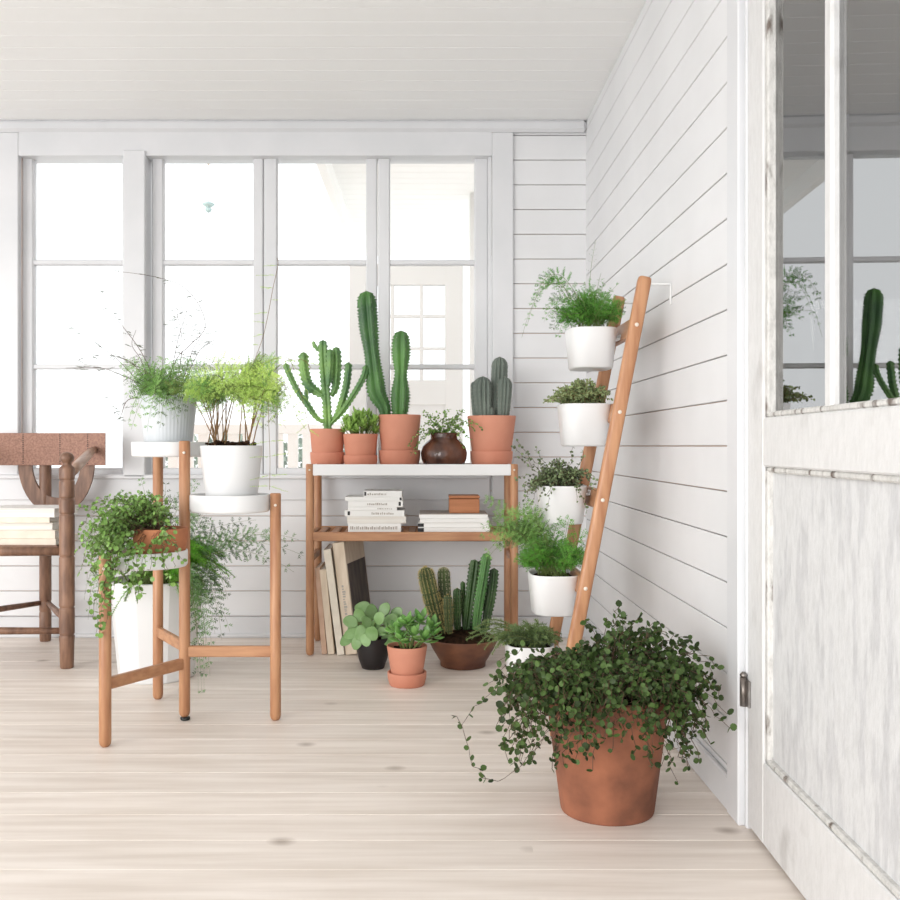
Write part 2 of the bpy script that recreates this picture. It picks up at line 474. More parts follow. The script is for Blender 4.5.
def pot_mb(c, rt, rb, h, wall=.004, flute=0, nfl=0, n=48, lip=0, smooth=True, drop=.02):
    """an open round pot standing at c"""
    mb = MB()
    prof = [(rb*.96,0),(rb,.004)]
    if lip:
        prof += [(rt*.985-lip*.4, h-.03),(rt-lip*.1,h-.026)]
    prof += [(rt,h-.004),(rt-.001,h),(rt-wall,h),(rt-wall-.001,h-.004),(rt-wall-.004,h-drop-.012),(.001,h-drop-.012)]
    mb.lathe(prof, c, n, 0, smooth, flute, nfl)
    return mb
def saucer_mb(c, r, h):
    mb = MB()
    mb.lathe([(r*.86,0),(r*.9,.003),(r*.985,h*.55),(r,h-.004),(r-.001,h),(r-.006,h),(r-.007,h-.004),(r*.82,.006),(.001,.006)], c, 44)
    return mb
WORLD, SUN_E, SUN_D, SUN_A, EXPO = 1.28, 1.65, (.7,1,-.15), 35, .40
# ================================================================ THE SETTING
WY, RX = 4.05, .662            # face of the back wall, face of the right wall
CEIL = 2.12
X_AT = lambda px, Y: (px-VX)*Y/F
Z_AT = lambda py, Y: EYE-(py-VY)*Y/F

# floor: whitewashed planks running across the picture
rng = random.Random(3)
mb = MB()
y = .2
while y < WY+.09:
    x = -4.2 - rng.uniform(.1,1.5)
    while x < .75:
        l = 7; x1 = min(x+l, .75)
        if x1 > -4.2: mb.bbox((max(x,-4.2)+.0004,y+.0006,-.022),(x1-.0004,min(y+.1344, WY+.1),0), .0009)
        x += l
    y += .1355
mb.box((-4.2,.2,-.04),(.75,WY+.1,-.02))
struct('floor', mb, M['floor'])

# back wall: horizontal boards to the right of the windows and below them
def board_rows(mb, cuts, put):
    for a, b in zip(cuts[:-1], cuts[1:]):
        put(mb, a+.0013, b-.0013)
mb = MB()
zl = [Z_AT(p, WY) for p in (640,616.2,591,566,541,516,491,457)]
zu = [Z_AT(457-24.75*k, WY) for k in range(0,15)]
zu = [z for z in zu if z < CEIL-.01] + [CEIL]
xr = X_AT(505, WY)
board_rows(mb, zu, lambda m, a, b: m.bbox((xr,WY,a),(RX+.02,WY+.016,b), .0015))
board_rows(mb, zl[:-1], lambda m, a, b: m.bbox((-4.2,WY,a),(RX+.02,WY+.016,b), .0015))
board_rows(mb, zl[-2:], lambda m, a, b: m.bbox((X_AT(488,WY),WY,a),(RX+.02,WY+.016,b), .0015))
xl = X_AT(12, WY)
board_rows(mb, zu, lambda m, a, b: m.bbox((-4.2,WY,a),(xl,WY+.016,b), .0015))
zs = Z_AT(477, WY)
mb.box((-4.2,WY+.012,-.02),(RX+.1,WY+.14,zs-.004), 1)
mb.box((xr,WY+.012,zs-.004),(RX+.1,WY+.14,CEIL), 1)
mb.box((-4.2,WY+.012,zs-.004),(xl,WY+.14,CEIL), 1)
mb.box((xl,WY+.012,Z_AT(150,WY)),(xr,WY+.14,CEIL), 1)
struct('wall_back', mb, [M['board'], M['groove']])

# right wall: boards up to the door casing, plain boards beyond the door
mb = MB()
zc = [0.0] + [EYE+.0998*k for k in range(-7,14)]
zc = [z for z in zc if z < CEIL-.01] + [CEIL]
YC = 2.09
board_rows(mb, zc, lambda m, a, b: m.bbox((RX,YC-.02,a),(RX+.016,WY+.02,b), .0015))
board_rows(mb, zc, lambda m, a, b: m.bbox((RX,.2,a),(RX+.016,1.10,b), .0015))
mb.box((RX+.012,YC-.02,-.02),(RX+.1,WY+.14,CEIL), 1)
mb.box((RX+.012,.2,-.02),(RX+.1,1.10,CEIL), 1)
mb.box((RX+.0,1.10,2.07),(RX+.1,YC-.02,CEIL), 0)
struct('wall_right', mb, [M['board'], M['groove']])

# the hall behind the door
mb = MB()
mb.box((1.62,.2,-.02),(1.68,WY+.1,CEIL)); mb.box((RX+.1,2.9,-.02),(1.62,2.96,CEIL))
struct('wall_hall', mb, M['hall'])
mb = MB(); mb.box((.75,.2,-.04),(1.68,2.96,0)); struct('floor_hall', mb, M['floor'])

mb = MB()
y = -1.0
while y < WY:
    mb.bbox((-4.2,y+.0008,CEIL),(RX+.1,min(y+.0992,WY+.1),CEIL+.02), .0015); y += .1
mb.box((-4.2,-1.0,CEIL+.016),(RX+.1,WY+.14,CEIL+.05))
struct('ceiling', mb, M['ceiling'])

# baseboard and a small cornice
mb = MB()
mb.bbox((-4.2,WY-.014,0),(RX,WY,Z_AT(616.5,WY)), .004); mb.bbox((-4.2,WY-.024,0),(RX,WY-.013,.018), .005)
struct('baseboard_back', mb, M['paint'])
mb = MB(); mb.bbox((RX-.014,YC,0),(RX,WY-.026,.075), .004)
struct('baseboard_right', mb, M['paint'])
mb = MB(); mb.bbox((-4.2,WY-.03,CEIL-.05),(RX,WY,CEIL), .012)
struct('trim_1', mb, M['paint'])

# window casings, post, sill, head
mb = MB()
mb.bbox((X_AT(492,WY),WY-.018,Z_AT(500,WY)),(X_AT(513,WY),WY+.02,CEIL-.05), .003)
struct('trim_2', mb, M['paint'])
mb = MB()
mb.bbox((X_AT(123,4.02),4.02,zs),(X_AT(145,4.02),4.15,Z_AT(150,4.02)), .004)
struct('trim_3', mb, M['paint'])
mb = MB()
mb.bbox((X_AT(-40,WY),WY-.018,zs),(X_AT(20,WY),WY+.02,CEIL-.05), .003)
struct('trim_4', mb, M['paint'])
mb = MB()   # head board over all four windows
mb.bbox((X_AT(20,WY),WY-.018,Z_AT(157,WY)),(X_AT(492,WY),WY+.10,Z_AT(130,WY)), .003)
struct('trim_5', mb, M['paint'])
mb = MB()   # sill board and apron
mb.bbox((X_AT(-60,WY),WY-.03,Z_AT(479,4.02)),(X_AT(490,WY),WY+.12,Z_AT(474.5,4.02)), .004)
mb.bbox((X_AT(-60,WY),WY-.012,Z_AT(500,WY)),(X_AT(490,WY),WY+.005,Z_AT(478,4.02)), .003)
struct('trim_6', mb, M['paint'])
mb = MB()   # jamb at the right of the last window
mb.bbox((X_AT(488,WY),WY-.004,zs),(X_AT(491.5,WY),WY+.10,Z_AT(157,WY)), .001)
struct('trim_7', mb, M['paint'])

GY = 4.075
def window(n, xa, pa, pb, xb, right_edge=None):
    """a casement: stiles, rails, two glazing bars and its panes"""
    X = lambda p: X_AT(p, GY)
    Z = lambda p: Z_AT(p, GY)
    mb = MB(); r = .005
    xr_ = right_edge if right_edge is not None else X(xb)
    mb.bbox((X(xa),GY,Z(476)),(X(pa),GY+.045,Z(152)), r)
    mb.bbox((X(pb),GY,Z(476)),(xr_,GY+.045,Z(152)), r)
    mb.bbox((X(pa)-.002,GY+.002,Z(476)),(X(pb)+.002,GY+.043,Z(468)), r)
    mb.bbox((X(pa)-.002,GY+.002,Z(158.5)),(X(pb)+.002,GY+.043,Z(152)), r)
    w = struct('window_%d' % n, mb, M['paint']); w['kind'] = 'structure'
    for p in (262, 366.5):
        m2 = MB(); m2.bbox((X(pa)-.002,GY+.004,Z(p+2.6)),(X(pb)+.002,GY+.040,Z(p-2.4)), .004)
        struct('glazing_bar', m2, M['paint'], w)
    m3 = MB(); m3.box((X(pa)-.004,GY+.020,Z(470)),(X(pb)+.004,GY+.024,Z(156)))
    struct('pane', m3, M['pane'], w)
    return w
window(1, 21.5, 33, 122, 123, X_AT(123,4.02)-.001)
window(2, 151.5, 163, 253, 263)
window(3, 263.6, 277, 366, 377)
window(4, 378, 390, 474.5, 488)

# door casing and frame
mb = MB()
mb.bbox((RX-.016,2.034,0),(RX+.02,2.110,2.08), .003)
mb.bbox((RX-.004,2.017,0),(RX+.06,2.032,2.07), .003)
mb.bbox((RX-.016,1.08,2.02),(RX+.02,2.0339,2.09), .003)
mb.bbox((RX-.016,1.08,0),(RX+.02,1.15,2.02), .003)
struct('trim_8', mb, M['paint'])

# the old half-glazed door
DX, D0, D1 = RX-.002, 2.014, 1.16      # face, hinge edge, latch edge
def Yd(px, X=RX): return X*F/(px-VX)
ys, ym0, ym1 = D0-.100, D0-.404, D0-.436
zr = .785+30*1.78/F; zp = .785-26*1.86/F
zr = .840; zp = .745
mb = MB()
mb.bbox((DX,ys,.01),(DX+.04,D0,2.01), .003)
mb.bbox((DX,D1,.01),(DX+.04,D1+.11,2.01), .003)
mb.bbox((DX+.0005,D1+.108,zp),(DX+.0395,ys+.002,zr), .003)
mb.bbox((DX+.0005,D1+.108,1.90),(DX+.0395,ys+.002,2.01), .003)
mb.bbox((DX+.0005,D1+.108,.01),(DX+.0395,ys+.002,.17), .003)
door = struct('door_1', mb, M['doorpaint']); door['kind'] = 'structure'
mb = MB(); mb.bbox((DX+.014,D1+.105,.165),(DX+.026,ys+.004,zp+.004), .001)
struct('door_panel', mb, M['doorpanel'], door)
mb = MB()      # worn mouldings round panel and glass
for (za, zb) in ((.17,zp),(zr,1.90)):
    mb.bbox((DX+.004,ys-.018,za),(DX+.036,ys,zb), .003); mb.bbox((DX+.004,D1+.11,za),(DX+.036,D1+.122,zb), .003)
    mb.bbox((DX+.004,D1+.11,zb-.011),(DX+.036,ys,zb), .003); mb.bbox((DX+.004,D1+.11,za),(DX+.036,ys,za+.011), .003)
struct('moulding', mb, M['doorbead'], door)
mb = MB(); mb.bbox((DX+.006,ym1,zr),(DX+.034,ym0,1.90), .005)
struct('glazing_bar', mb, M['doorpaint'], door)
mb = MB(); mb.box((DX+.019,D1+.112,zr-.004),(DX+.022,ys-.002,1.904))
struct('pane', mb, M['doorpane'], door)
mb = MB()
hz = EYE-(685-VY)*2.07/F
mb.lathe([(.0075,0),(.0075,.058)], (RX-.010,2.016,hz-.030), 14); mb.lathe([(.006,0),(.008,.006),(.003,.012)], (RX-.010,2.016,hz+.028), 14)
mb.bbox((RX-.008,1.990,hz-.028),(RX-.0025,2.018,hz+.026), .001)
struct('hinge', mb, M['steel'], door)
# the door stands slightly ajar, turned about its hinge edge
R_ = Matrix.Rotation(math.radians(-2.0),4,'Z'); pv = Vector((RX-.002,2.014,0))
door.rotation_euler = (0,0,math.radians(-2.0)); door.location = pv-(R_ @ pv)

# ---------------------------------------------------------------- outdoors
mb = MB(); mb.box((-9,4.2,-.32),(7,11.5,-.30)); struct('ground', mb, M['ground'])
PY = 5.9
pscale = PY/F
# white garden door standing in the porch
g = thing('garden_door', 'white garden door with small glass panes and a solid lower panel, seen outside through the window', 'door', (X_AT(404,PY),PY,-.30))
def rect_o(mb, xa, xb, ya, yb, y0=0, y1=.045, r=.004):
    mb.bbox((X_AT(xa,PY),PY+y0,Z_AT(yb,PY)),(X_AT(xb,PY),PY+y1,Z_AT(ya,PY)), r)
zbot = VY+(EYE+.29)*F/PY
mb = MB()
rect_o(mb,349,366,264,zbot); rect_o(mb,445,463,264,zbot); rect_o(mb,365,446,264,285); rect_o(mb,365,446,380,405); rect_o(mb,365,446,zbot-30,zbot)
part('door_frame', mb, M['outdoor'], g)
mb = MB()
for xc in (392.5, 421.5): rect_o(mb, xc-1.8, xc+1.8, 284, 381, .008, .036, .003)
for yc in (316, 348.5): rect_o(mb, 365, 446, yc-1.6, yc+1.6, .010, .034, .003)
part('glazing_bars', mb, M['outdoor'], g)
mb = MB(); rect_o(mb,364,447,284,381,.020,.024,0.0005); part('pane', mb, M['pane'], g)
mb = MB(); rect_o(mb,365,446,404,zbot-29,.012,.03,.002); part('panel', mb, M['outdoor'], g)
# porch post and low wall
p = MB(); rect_o(p,470,484,-400,zbot,-.02,.08); tag(p.build('porch_post', M['outdoor']), 'white square porch post outside the last window, beside the garden door', 'post')
p = MB()     # the porch has a boarded roof over its door
for k in range(30): p.bbox((-.52,4.25+.12*k,2.30),(2.4,4.25+.12*k+.1185,2.33), .003)
p.bbox((-.55,4.2,2.20),(-.50,7.9,2.36), .004)
tag(p.build('porch_roof', M['porchroof']), 'white boarded porch roof outside, over the garden door', 'roof')
# balustrade outside the third window
t = thing('porch_railing', 'white porch railing outside the windows, behind the bench', 'railing', (X_AT(285,5.6),5.6,-.30))
RY = 5.6
m1 = MB(); m1.bbox((X_AT(150,RY),RY,Z_AT(434,RY)),(X_AT(365,RY),RY+.07,Z_AT(424,RY)), .006); part('top_rail', m1, M['porchroof'], t)
m1 = MB(); m1.bbox((X_AT(150,RY),RY+.01,Z_AT(488,RY)),(X_AT(365,RY),RY+.05,Z_AT(478,RY)), .004); part('bottom_rail', m1, M['porchroof'], t)
for k in range(15):
    xc = 152+15*k
    m1 = MB(); m1.bbox((X_AT(xc,RY),RY+.016,-.30),(X_AT(xc+10.5,RY),RY+.044,Z_AT(433,RY)), .003); part('baluster', m1, M['porchroof'], t)
# clipped hedge beyond it
rng = random.Random(12)
mb = MB()
for _ in range(5200):
    x = rng.uniform(-2.1,-.55); z = rng.uniform(-.30,.94); yy = 7.4+rng.uniform(0,.5)
    if z > .80+.05*math.sin(x*7)+rng.uniform(0,.1): continue
    disc_leaf(mb, Vector((x,yy,z)), rv(rng)+Vector((0,-.6,.4)), rv(rng), .05, .035)
h = mb.build('hedge', M['hedgeleaf']); tag(h, 'grey green clipped hedge outside, beyond the white railing', 'hedge')
# little hanging glass lamp outside the second window
LY = 5.0
c = at(208.5, 205, LY)
t = thing('hanging_lamp', 'small pale glass lamp hanging outside the second window pane', 'lamp', (c.x, c.y, c.z))
mb = MB(); mb.lathe([(.006,.018),(.020,.012),(.032,.004),(.026,-.004),(.010,-.012),(.018,-.022),(.012,-.034),(.002,-.04)], c, 20); part('lamp_shade', mb, M['lampglass'], t)
mb = MB(); mb.tube([c+Vector((0,0,.016)), Vector((c.x,c.y,Z_AT(158,LY)))], .0012, 5); part('cord', mb, M['greyink'], t)
mb = MB(); mb.lathe([(.004,-.02),(.012,-.008),(.022,0),(.022,.012)], (c.x,c.y,Z_AT(161,LY)), 16); part('ceiling_rose', mb, M['cream'], t)
mb = MB(); mb.bbox((c.x-1.2,LY-.06,Z_AT(161,LY)+.012),(c.x+2.4,LY+.06,Z_AT(161,LY)+.13), .004)
tag(mb.build('porch_beam', M['outdoor']), 'white porch beam outside above the windows, carrying the small lamp', 'beam')
# ================================================================ THE BENCH
BF, BR = 3.70, 3.975                     # depth of the front and rear legs
bx0, bx1 = X_AT(310,BF), X_AT(514,BF)
b = thing('plant_bench', 'bamboo plant bench with a long white tray top and a slatted lower shelf', 'bench', ((bx0+bx1)/2,(BF+BR)/2,0))
def rleg(x, y, z0, z1, r=.0155):
    m = MB()
    m.lathe([(r*.55,0),(r*.9,.006),(r,.016),(r,z1-z0-.004),(r*.85,z1-z0)], (x,y,z0), 16)
    return m
ztop = Z_AT(464,BF)
for x in (bx0, bx1):
    for y in (BF, BR):
        lg = part('leg', rleg(x, y, 0, ztop), M['bamboo_z'], b)
        if y == BF:
            m = MB(); m.lathe([(.004,0),(.004,.002),(.001,.003)], (0,0,0), 10)
            m.v = [(x+v[0], y-.0152-v[2], ztop-.022+v[1]) for v in m.v]
            part('screw', m, M['screw'], lg)
m = MB()
tx0, tx1, ty0, ty1, tz0, tz1 = bx0+.012, bx1-.012, BF-.012, BR+.012, Z_AT(475.5,BF), Z_AT(464.2,BF)
m.bbox((tx0+.004,ty0+.004,tz0+.004),(tx1-.004,ty1-.004,.700), .001)
for (a, c) in (((tx0,ty0,tz0),(tx1,ty0+.006,tz1)),((tx0,ty1-.006,tz0),(tx1,ty1,tz1)),((tx0,ty0+.005,tz0),(tx0+.006,ty1-.006,tz1)),((tx1-.006,ty0+.005,tz0),(tx1,ty1-.006,tz1))):
    m.bbox(a, c, .002)
part('tray', m, M['coat'], b)
zs0, zs1 = Z_AT(541,BF), Z_AT(532,BF)
for y in (BF, BR):
    m = MB(); m.bbox((bx0+.008,y-.009,zs0),(bx1-.008,y+.009,zs1), .003); part('shelf_rail', m, M['bamboo_x'], b)
ns = 15
for k in range(ns):
    x = bx0+.035+(bx1-bx0-.07)*k/(ns-1)
    m = MB(); m.bbox((x-.014,BF+.008,zs1-.016),(x+.014,BR-.008,zs1-.003), .003); part('slat', m, M['bamboo_y'], b)
for x in (bx0, bx1):
    for z, h in ((.345,.028),(zs0+.004,.026)):
        m = MB(); m.bbox((x-.009,BF+.01,z),(x+.009,BR-.01,z+h), .003); part('side_rail', m, M['bamboo_y'], b)
BT = .7002                                  # tray floor

# ---------------------------------------------------------------- pots along the bench top
rng = random.Random(5)
def terra(th, c, rt, h, rs, hs, rb=None):
    """terracotta pot standing in its deep saucer"""
    part('saucer', saucer_mb(c, rs, hs), M['terra'], th)
    rb = rb or rs*.80
    pc = (c[0],c[1],c[2]+.0062)
    part('pot', pot_mb(pc, rt, rb, h-.006, .006, drop=.006), M['terra'], th)
    sz = c[2]+h-.018
    part('soil', soil_mb((c[0],c[1],sz), rt-.008, .010, rng), M['soil'], th)
    return sz+.004
SY = 3.835
sc_ = F/SY
def px2(d): return d/sc_

# a: branching euphorbia
cx = X_AT(327.5,SY); c = (cx,SY,BT); H = Z_AT(429,SY)-BT
t = thing('potted_euphorbia', 'branching candelabra cactus in a terracotta pot beside the small leafy pot on the bench', 'potted cactus', c)
sz = terra(t, c, px2(17.5), H, px2(17.3), Z_AT(452,SY)-BT, px2(14.5))
m = MB(); spm = MB()
def P(*l, Y=SY): return [at(x,y,Y+d) for x, y, d in l]
branches = [
  ([(328,430,0),(327,405,0),(325,380,0),(323.5,360,0),(323,340,0)], 3.9, 5, 'trunk'),
  ([(327,423,-.01),(317,418,-.01),(307,404,-.02),(297,390,-.02),(288,371,-.02),(285.5,363,-.02)], 2.5, 4, ''),
  ([(324,396,0),(317,392,.01),(308,384,.01),(304,368,.01),(303.5,352,.01)], 4.2, 4, ''),
  ([(307,403,-.02),(306.5,397,-.02),(306,389,-.02)], 1.8, 4, ''),
  ([(328,386,-.02),(329,378,-.02),(330,364,-.02),(330,349,-.02)], 3.1, 4, ''),
  ([(331,396,.0),(335,389,.0),(336.5,375,.0),(337,360,.0),(336,347,.0)], 3.7, 4, ''),
  ([(330,423,0),(337,415,0),(342,402,.01),(346,387,.01),(348,372,.01),(348.5,362,.01)], 3.1, 4, ''),
  ([(331,424,-.01),(341,413,-.02),(352,397,-.03),(360,384,-.03),(364.5,374,-.03),(366,365,-.03)], 2.6, 4, ''),
  ([(322.5,352,.01),(318,349,.01),(314.5,345,.01),(313.5,341,.01)], 1.9, 3, ''),
]
for i, (pp, r, nr, kind) in enumerate(branches):
    m = MB()
    R = px2(r*1.22)
    column(m, P(*pp), (lambda t_, R=R, k=kind: R*(1 if k else min(1,.55+1.6*t_))), nr, .5, .2, .017, .8, rng.uniform(-.2,.2), spm, .004, 2, .017, rng)
    part('trunk' if kind else 'branch', m, M['euph'], t)
part('spines', spm, M['spine_grey'], t)['kind'] = 'stuff'

# b: small leafy succulent
cx = X_AT(360.5,SY-.03); c = (cx,SY-.03,BT)
t = thing('potted_succulent', 'small bright green leafy succulent in the smallest terracotta pot on the bench top', 'potted plant', c)
sz = terra(t, c, px2(17.3), Z_AT(434,SY-.03)-BT, px2(17), Z_AT(455,SY-.03)-BT, px2(14))
m = MB(); ms = MB()
for k in range(52):
    a = rng.uniform(0,2*PI); q = math.sqrt(rng.random())*px2(13); hh = px2(rng.uniform(9,28))*(1-.35*(q/px2(13))**2)
    base = Vector((cx+q*.6*math.cos(a), SY-.03+q*.6*math.sin(a), sz-.004)); top = Vector((cx+q*1.25*math.cos(a), SY-.03+q*1.25*math.sin(a), sz+hh))
    ms.tube(bez(base, (base+top)/2+rv(rng,.006), top, 4), .0016, 5)
    for j in range(9):
        aa = j*2.4+a; el = .25+.9*(j/9)
        d = Vector((math.cos(aa)*math.cos(el), math.sin(aa)*math.cos(el), math.sin(el)))
        fat_leaf(m, top-Vector((0,0,.004*(9-j)*.35)), d, Vector((0,0,1)), px2(rng.uniform(5.5,8.5)), px2(3.2), .0024, .1, 5, 6, tip=.8)
part('stems', ms, M['stem_green'], t); part('foliage', m, M['succ'], t)

# c: two tall columns
cx = X_AT(399.5,SY-.01); CY = SY-.01; c = (cx,CY,BT)
t = thing('potted_column_cactus', 'pair of tall green column cacti, one leaning, in a terracotta pot on the bench top', 'potted cactus', c)
sz = terra(t, c, px2(21.3), Z_AT(415,CY)-BT, px2(20.8), Z_AT(450,CY)-BT, px2(17))
for pp, rr, ph in (([(385.5,418,-.01),(384,407,-.01),(377,393,-.01),(374.5,376,-.01),(372,355,-.01),(369,330,-.01),(367,306,-.01),(366.3,291,-.01)], (5.6,9.4,7.6,9.6,9.4), .0),
                   ([(399.5,418,-.005),(400,404,-.005),(400.5,385,-.005),(401,368,-.005),(401,350,-.005),(401,330.5,-.005)], (8.2,9.6,6.4,9.3,8.2), .0)):
    m = MB(); spm = MB()
    def R(t_, rr=rr):
        x = t_*(len(rr)-1); i = min(int(x), len(rr)-2); f = x-i; f = f*f*(3-2*f)
        return px2(rr[i]*(1-f)+rr[i+1]*f)
    column(m, [at(x,y,CY+d) for x,y,d in pp], R, 6, .42, .15, .0125, .8, ph+PI/2*0, spm, .0045, 2, .013, rng)
    s_ = part('column', m, M['cereus'], t); part('spines', spm, M['spine_grey'], s_)['kind'] = 'stuff'

# d: squat brown vase with a trailing creeper
VYY = SY-.03; cx = X_AT(444,VYY); c = (cx,VYY,BT); s3 = VYY/F
t = thing('vase_of_creeper', 'squat glossy dark brown vase with a small leaved creeper, on the bench top', 'vase', c)
m = MB(); m.lathe([(17*s3,0),(19*s3,.002),(22.6*s3,9*s3),(23.2*s3,15*s3),(21.5*s3,21.5*s3),(17*s3,26.5*s3),(13.6*s3,29*s3),(13.2*s3,32*s3),(13.9*s3,34.5*s3),(13.4*s3,35.2*s3),(12.2*s3,34.5*s3),(11.6*s3,29*s3),(.001,28.5*s3)], c, 40)
part('vase', m, M['brownglaze'], t)
zt = BT+35*s3
part('soil', soil_mb((cx,VYY,BT+29.5*s3), 11.3*s3, .006, rng, 14), M['soil'], t)
ms, ml = MB(), MB()
for k in range(34):
    a = rng.uniform(0,2*PI); r0 = 8*s3*math.sqrt(rng.random())
    p0 = Vector((cx+r0*math.cos(a), VYY+r0*math.sin(a), zt-.014))
    p1 = at(444+rng.uniform(-22,24), 433-rng.uniform(-4,24), VYY-rng.uniform(-.05,.06))
    sprig(ms, ml, p0, p1, Vector((0,0,.025)), rng, .0042, .0085, .004, .0005)
for ex, ey in ((411,462),(409,445),(424,441),(420,430),(479,424),(470,440),(463,448),(462,423),(474,430),(482,428),(415,452),(465,436)):
    p0 = Vector((cx+(6 if ex > 444 else -6)*s3, VYY-.01, zt-.008))
    dd = -.06 if ey > 440 else -.02
    p1 = at(ex, min(ey,455), VYY-.085 if ex < 444 and ey > 440 else VYY-.075 if ey > 425 else VYY)
    sprig(ms, ml, p0, p1, Vector((0,-.02,.07)), rng, .0042, .009, .003, .0005)
part('stems', ms, M['stem_green'], t); part('leaves', ml, M['vine'], t)

# e: grey columns
EY = SY; cx = X_AT(491.5,EY); c = (cx,EY,BT)
t = thing('potted_grey_cactus', 'clump of grey spiny cactus columns in a terracotta pot on the bench, nearest the ladder', 'potted cactus', c)
sz = terra(t, c, px2(24.3), Z_AT(416,EY)-BT, px2(21.3), Z_AT(451,EY)-BT, px2(18))
for pp, r, in (([(484,420,-.02),(483,405,-.02),(482.5,390,-.02),(483,376.5,-.02)], 9.6), ([(476.5,420,.0),(475.5,400,.0),(475,381,.0)], 4.6),
               ([(496,420,.015),(497,400,.015),(499,380,.015),(500,357,.015)], 8.2), ([(503,420,-.015),(504,400,-.015),(505,377,-.015)], 7.6), ([(491,418,-.03),(490.5,412,-.03),(490,407,-.03)], 3.6)):
    m, spm = MB(), MB()
    R = px2(r)
    column(m, [at(x,y,EY+d) for x,y,d in pp], (lambda t_, R=R: R*(.78+.22*min(1,t_*1.6))), 11, .30, .03, .008, 1.0, rng.random(), spm, .0055, 3, .008, rng)
    s_ = part('column', m, M['greycactus'], t); part('spines', spm, M['spine_grey'], s_)['kind'] = 'stuff'

# ---------------------------------------------------------------- books and box on the bench shelf
def book(th_name, label, cat, x0, x1, y0, y1, z0, z1, cov, group=None, spine='front', rot=0, marks=None, rng=rng, band=None):
    """a closed book lying flat: cover boards, a spine towards the viewer and a block of pages"""
    cx_, cy_ = (x0+x1)/2, (y0+y1)/2
    t = thing(th_name, label, cat, (cx_,cy_,z0), group)
    R_ = Matrix.Translation((cx_,cy_,0)) @ Matrix.Rotation(rot,4,'Z') @ Matrix.Translation((-cx_,-cy_,0))
    k = min(.0022, (z1-z0)*.14)
    m = MB()
    m.bbox((x0,y0,z0),(x1,y1,z0+k), .0006, 0, R_); m.bbox((x0,y0,z1-k),(x1,y1,z1), .0006, 0, R_)
    if spine == 'front': m.bbox((x0,y0-.001,z0),(x1,y0+k,z1), .0008, 0, R_)
    else: m.bbox((x0-.001,y0,z0),(x0+k,y1,z1), .0008, 0, R_)
    part('cover', m, cov, t)
    m = MB(); e = .003
    m.box((x0+e,y0+(k if spine == 'front' else e),z0+k*.9),(x1-e,y1-e,z1-k*.9), 0, R_); part('pages', m, M['paper'], t)
    if marks:
        m = MB(); zc = (z0+z1)/2; h = (z1-z0)*.20
        x = x0+(x1-x0)*marks[0]
        while x < x0+(x1-x0)*marks[1]:
            w = rng.uniform(.0025,.0065)
            m.box((x,y0-.0016,zc-h),(x+w,y0-.0006,zc+h*rng.uniform(.2,1)), 0, R_); x += w+rng.uniform(.0012,.004)
        part('spine_print', m, M['greyink'], t)
    if band:
        m = MB(); m.box((x0+(x1-x0)*band[0],y0-.0017,z0+(z1-z0)*.2),(x0+(x1-x0)*band[1],y0-.0005,z0+(z1-z0)*.85), 0, R_); part('spine_mark', m, M['ink'], t)
    return t
ZS = zs1-.0028
KY = BF+.022
def xk(p): return X_AT(p, KY)
def zk(p): return Z_AT(p, KY)
bk = [ # px0, px1, ytop, ybottom
 (348,401,523.5,531.6,'card','bottom book of the white stack on the bench shelf, with grey printed spine',(.04,.92),None),
 (347,406,516.5,523.5,'paper','second book up in the white stack on the bench shelf, plain off-white',None,None),
 (344.5,404.5,510.5,516.5,'card','white book low in the bench shelf stack with a dark mark near one spine end',(.45,.8),(.05,.09)),
 (348,397,507,510.5,'card','thin white booklet in the middle of the stack on the bench shelf',(.6,.9),None),
 (348,403,501,507,'card','white book with a short dark spine mark under the two topmost books of the stack',(.35,.7),(.92,.96)),
 (345,402.5,497,501,'card','thin overhanging white book just under the small top book of the stack',None,(.95,.985)),
 (363.5,402,491,497,'card','small white book on the very top of the bench shelf stack',(.1,.6),(.02,.07)),
]
zprev = ZS
hsum = [(e-d_) for (_,_,d_,e,*_r) in bk]
for i, (a, bb, yt, yb, cv, lb, mk, bd) in enumerate(bk):
    z1 = zk(yt)
    book('book', lb, 'book', xk(a), xk(bb), KY+rng.uniform(0,.006), KY+.15+rng.uniform(-.01,.03), zprev+.0002, z1, M[cv], 'stack of white books on the bench shelf', 'front', 0, mk, rng, bd)
    zprev = z1
mg = [(418,490,527.5,531.6,'bottom magazine of the flat pile on the bench shelf, with a black spine end'),
      (418,489,523,527.5,'second magazine up in the flat pile on the bench shelf, with a black spine end'),
      (420,489,518.5,523,'third magazine up in the flat pile on the bench shelf, all white'),
      (419,488,514,518.5,'topmost white magazine of the flat pile, under the wooden box')]
zprev = ZS
for i, (a, bb, yt, yb, lb) in enumerate(mg):
    z1 = zk(yt); y0 = KY+.004*(i % 2)
    t = thing('magazine', lb, 'magazine', (xk((a+bb)/2), KY+.1, zprev+.0002), 'pile of magazines on the bench shelf')
    m = MB(); m.bbox((xk(a),y0,zprev+.0002),(xk(bb),KY+.215,z1), .0012); part('pages', m, M['card'], t)
    m = MB(); m.bbox((xk(a)+.001,y0-.0008,z1-.0022),(xk(bb)-.001,KY+.213,z1+.0003), .0004); part('cover', m, M['greyink'] if i == 3 else M['card'], t)
    if i < 2:
        m = MB(); m.box((xk(a)-.0012,y0-.0012,zprev+.002),(xk(a)+.022,y0+.05,z1-.002)); part('spine_mark', m, M['magblack'], t)
    zprev = z1+.0004
t = thing('wooden_box', 'small lidded brown wooden box standing on the white magazines', 'box', (xk(464.5),KY+.09,zprev))
m = MB(); m.bbox((xk(449.5),KY+.03,zprev+.0002),(xk(480),KY+.14,zk(499.2)), .002); part('body', m, M['boxwood'], t)
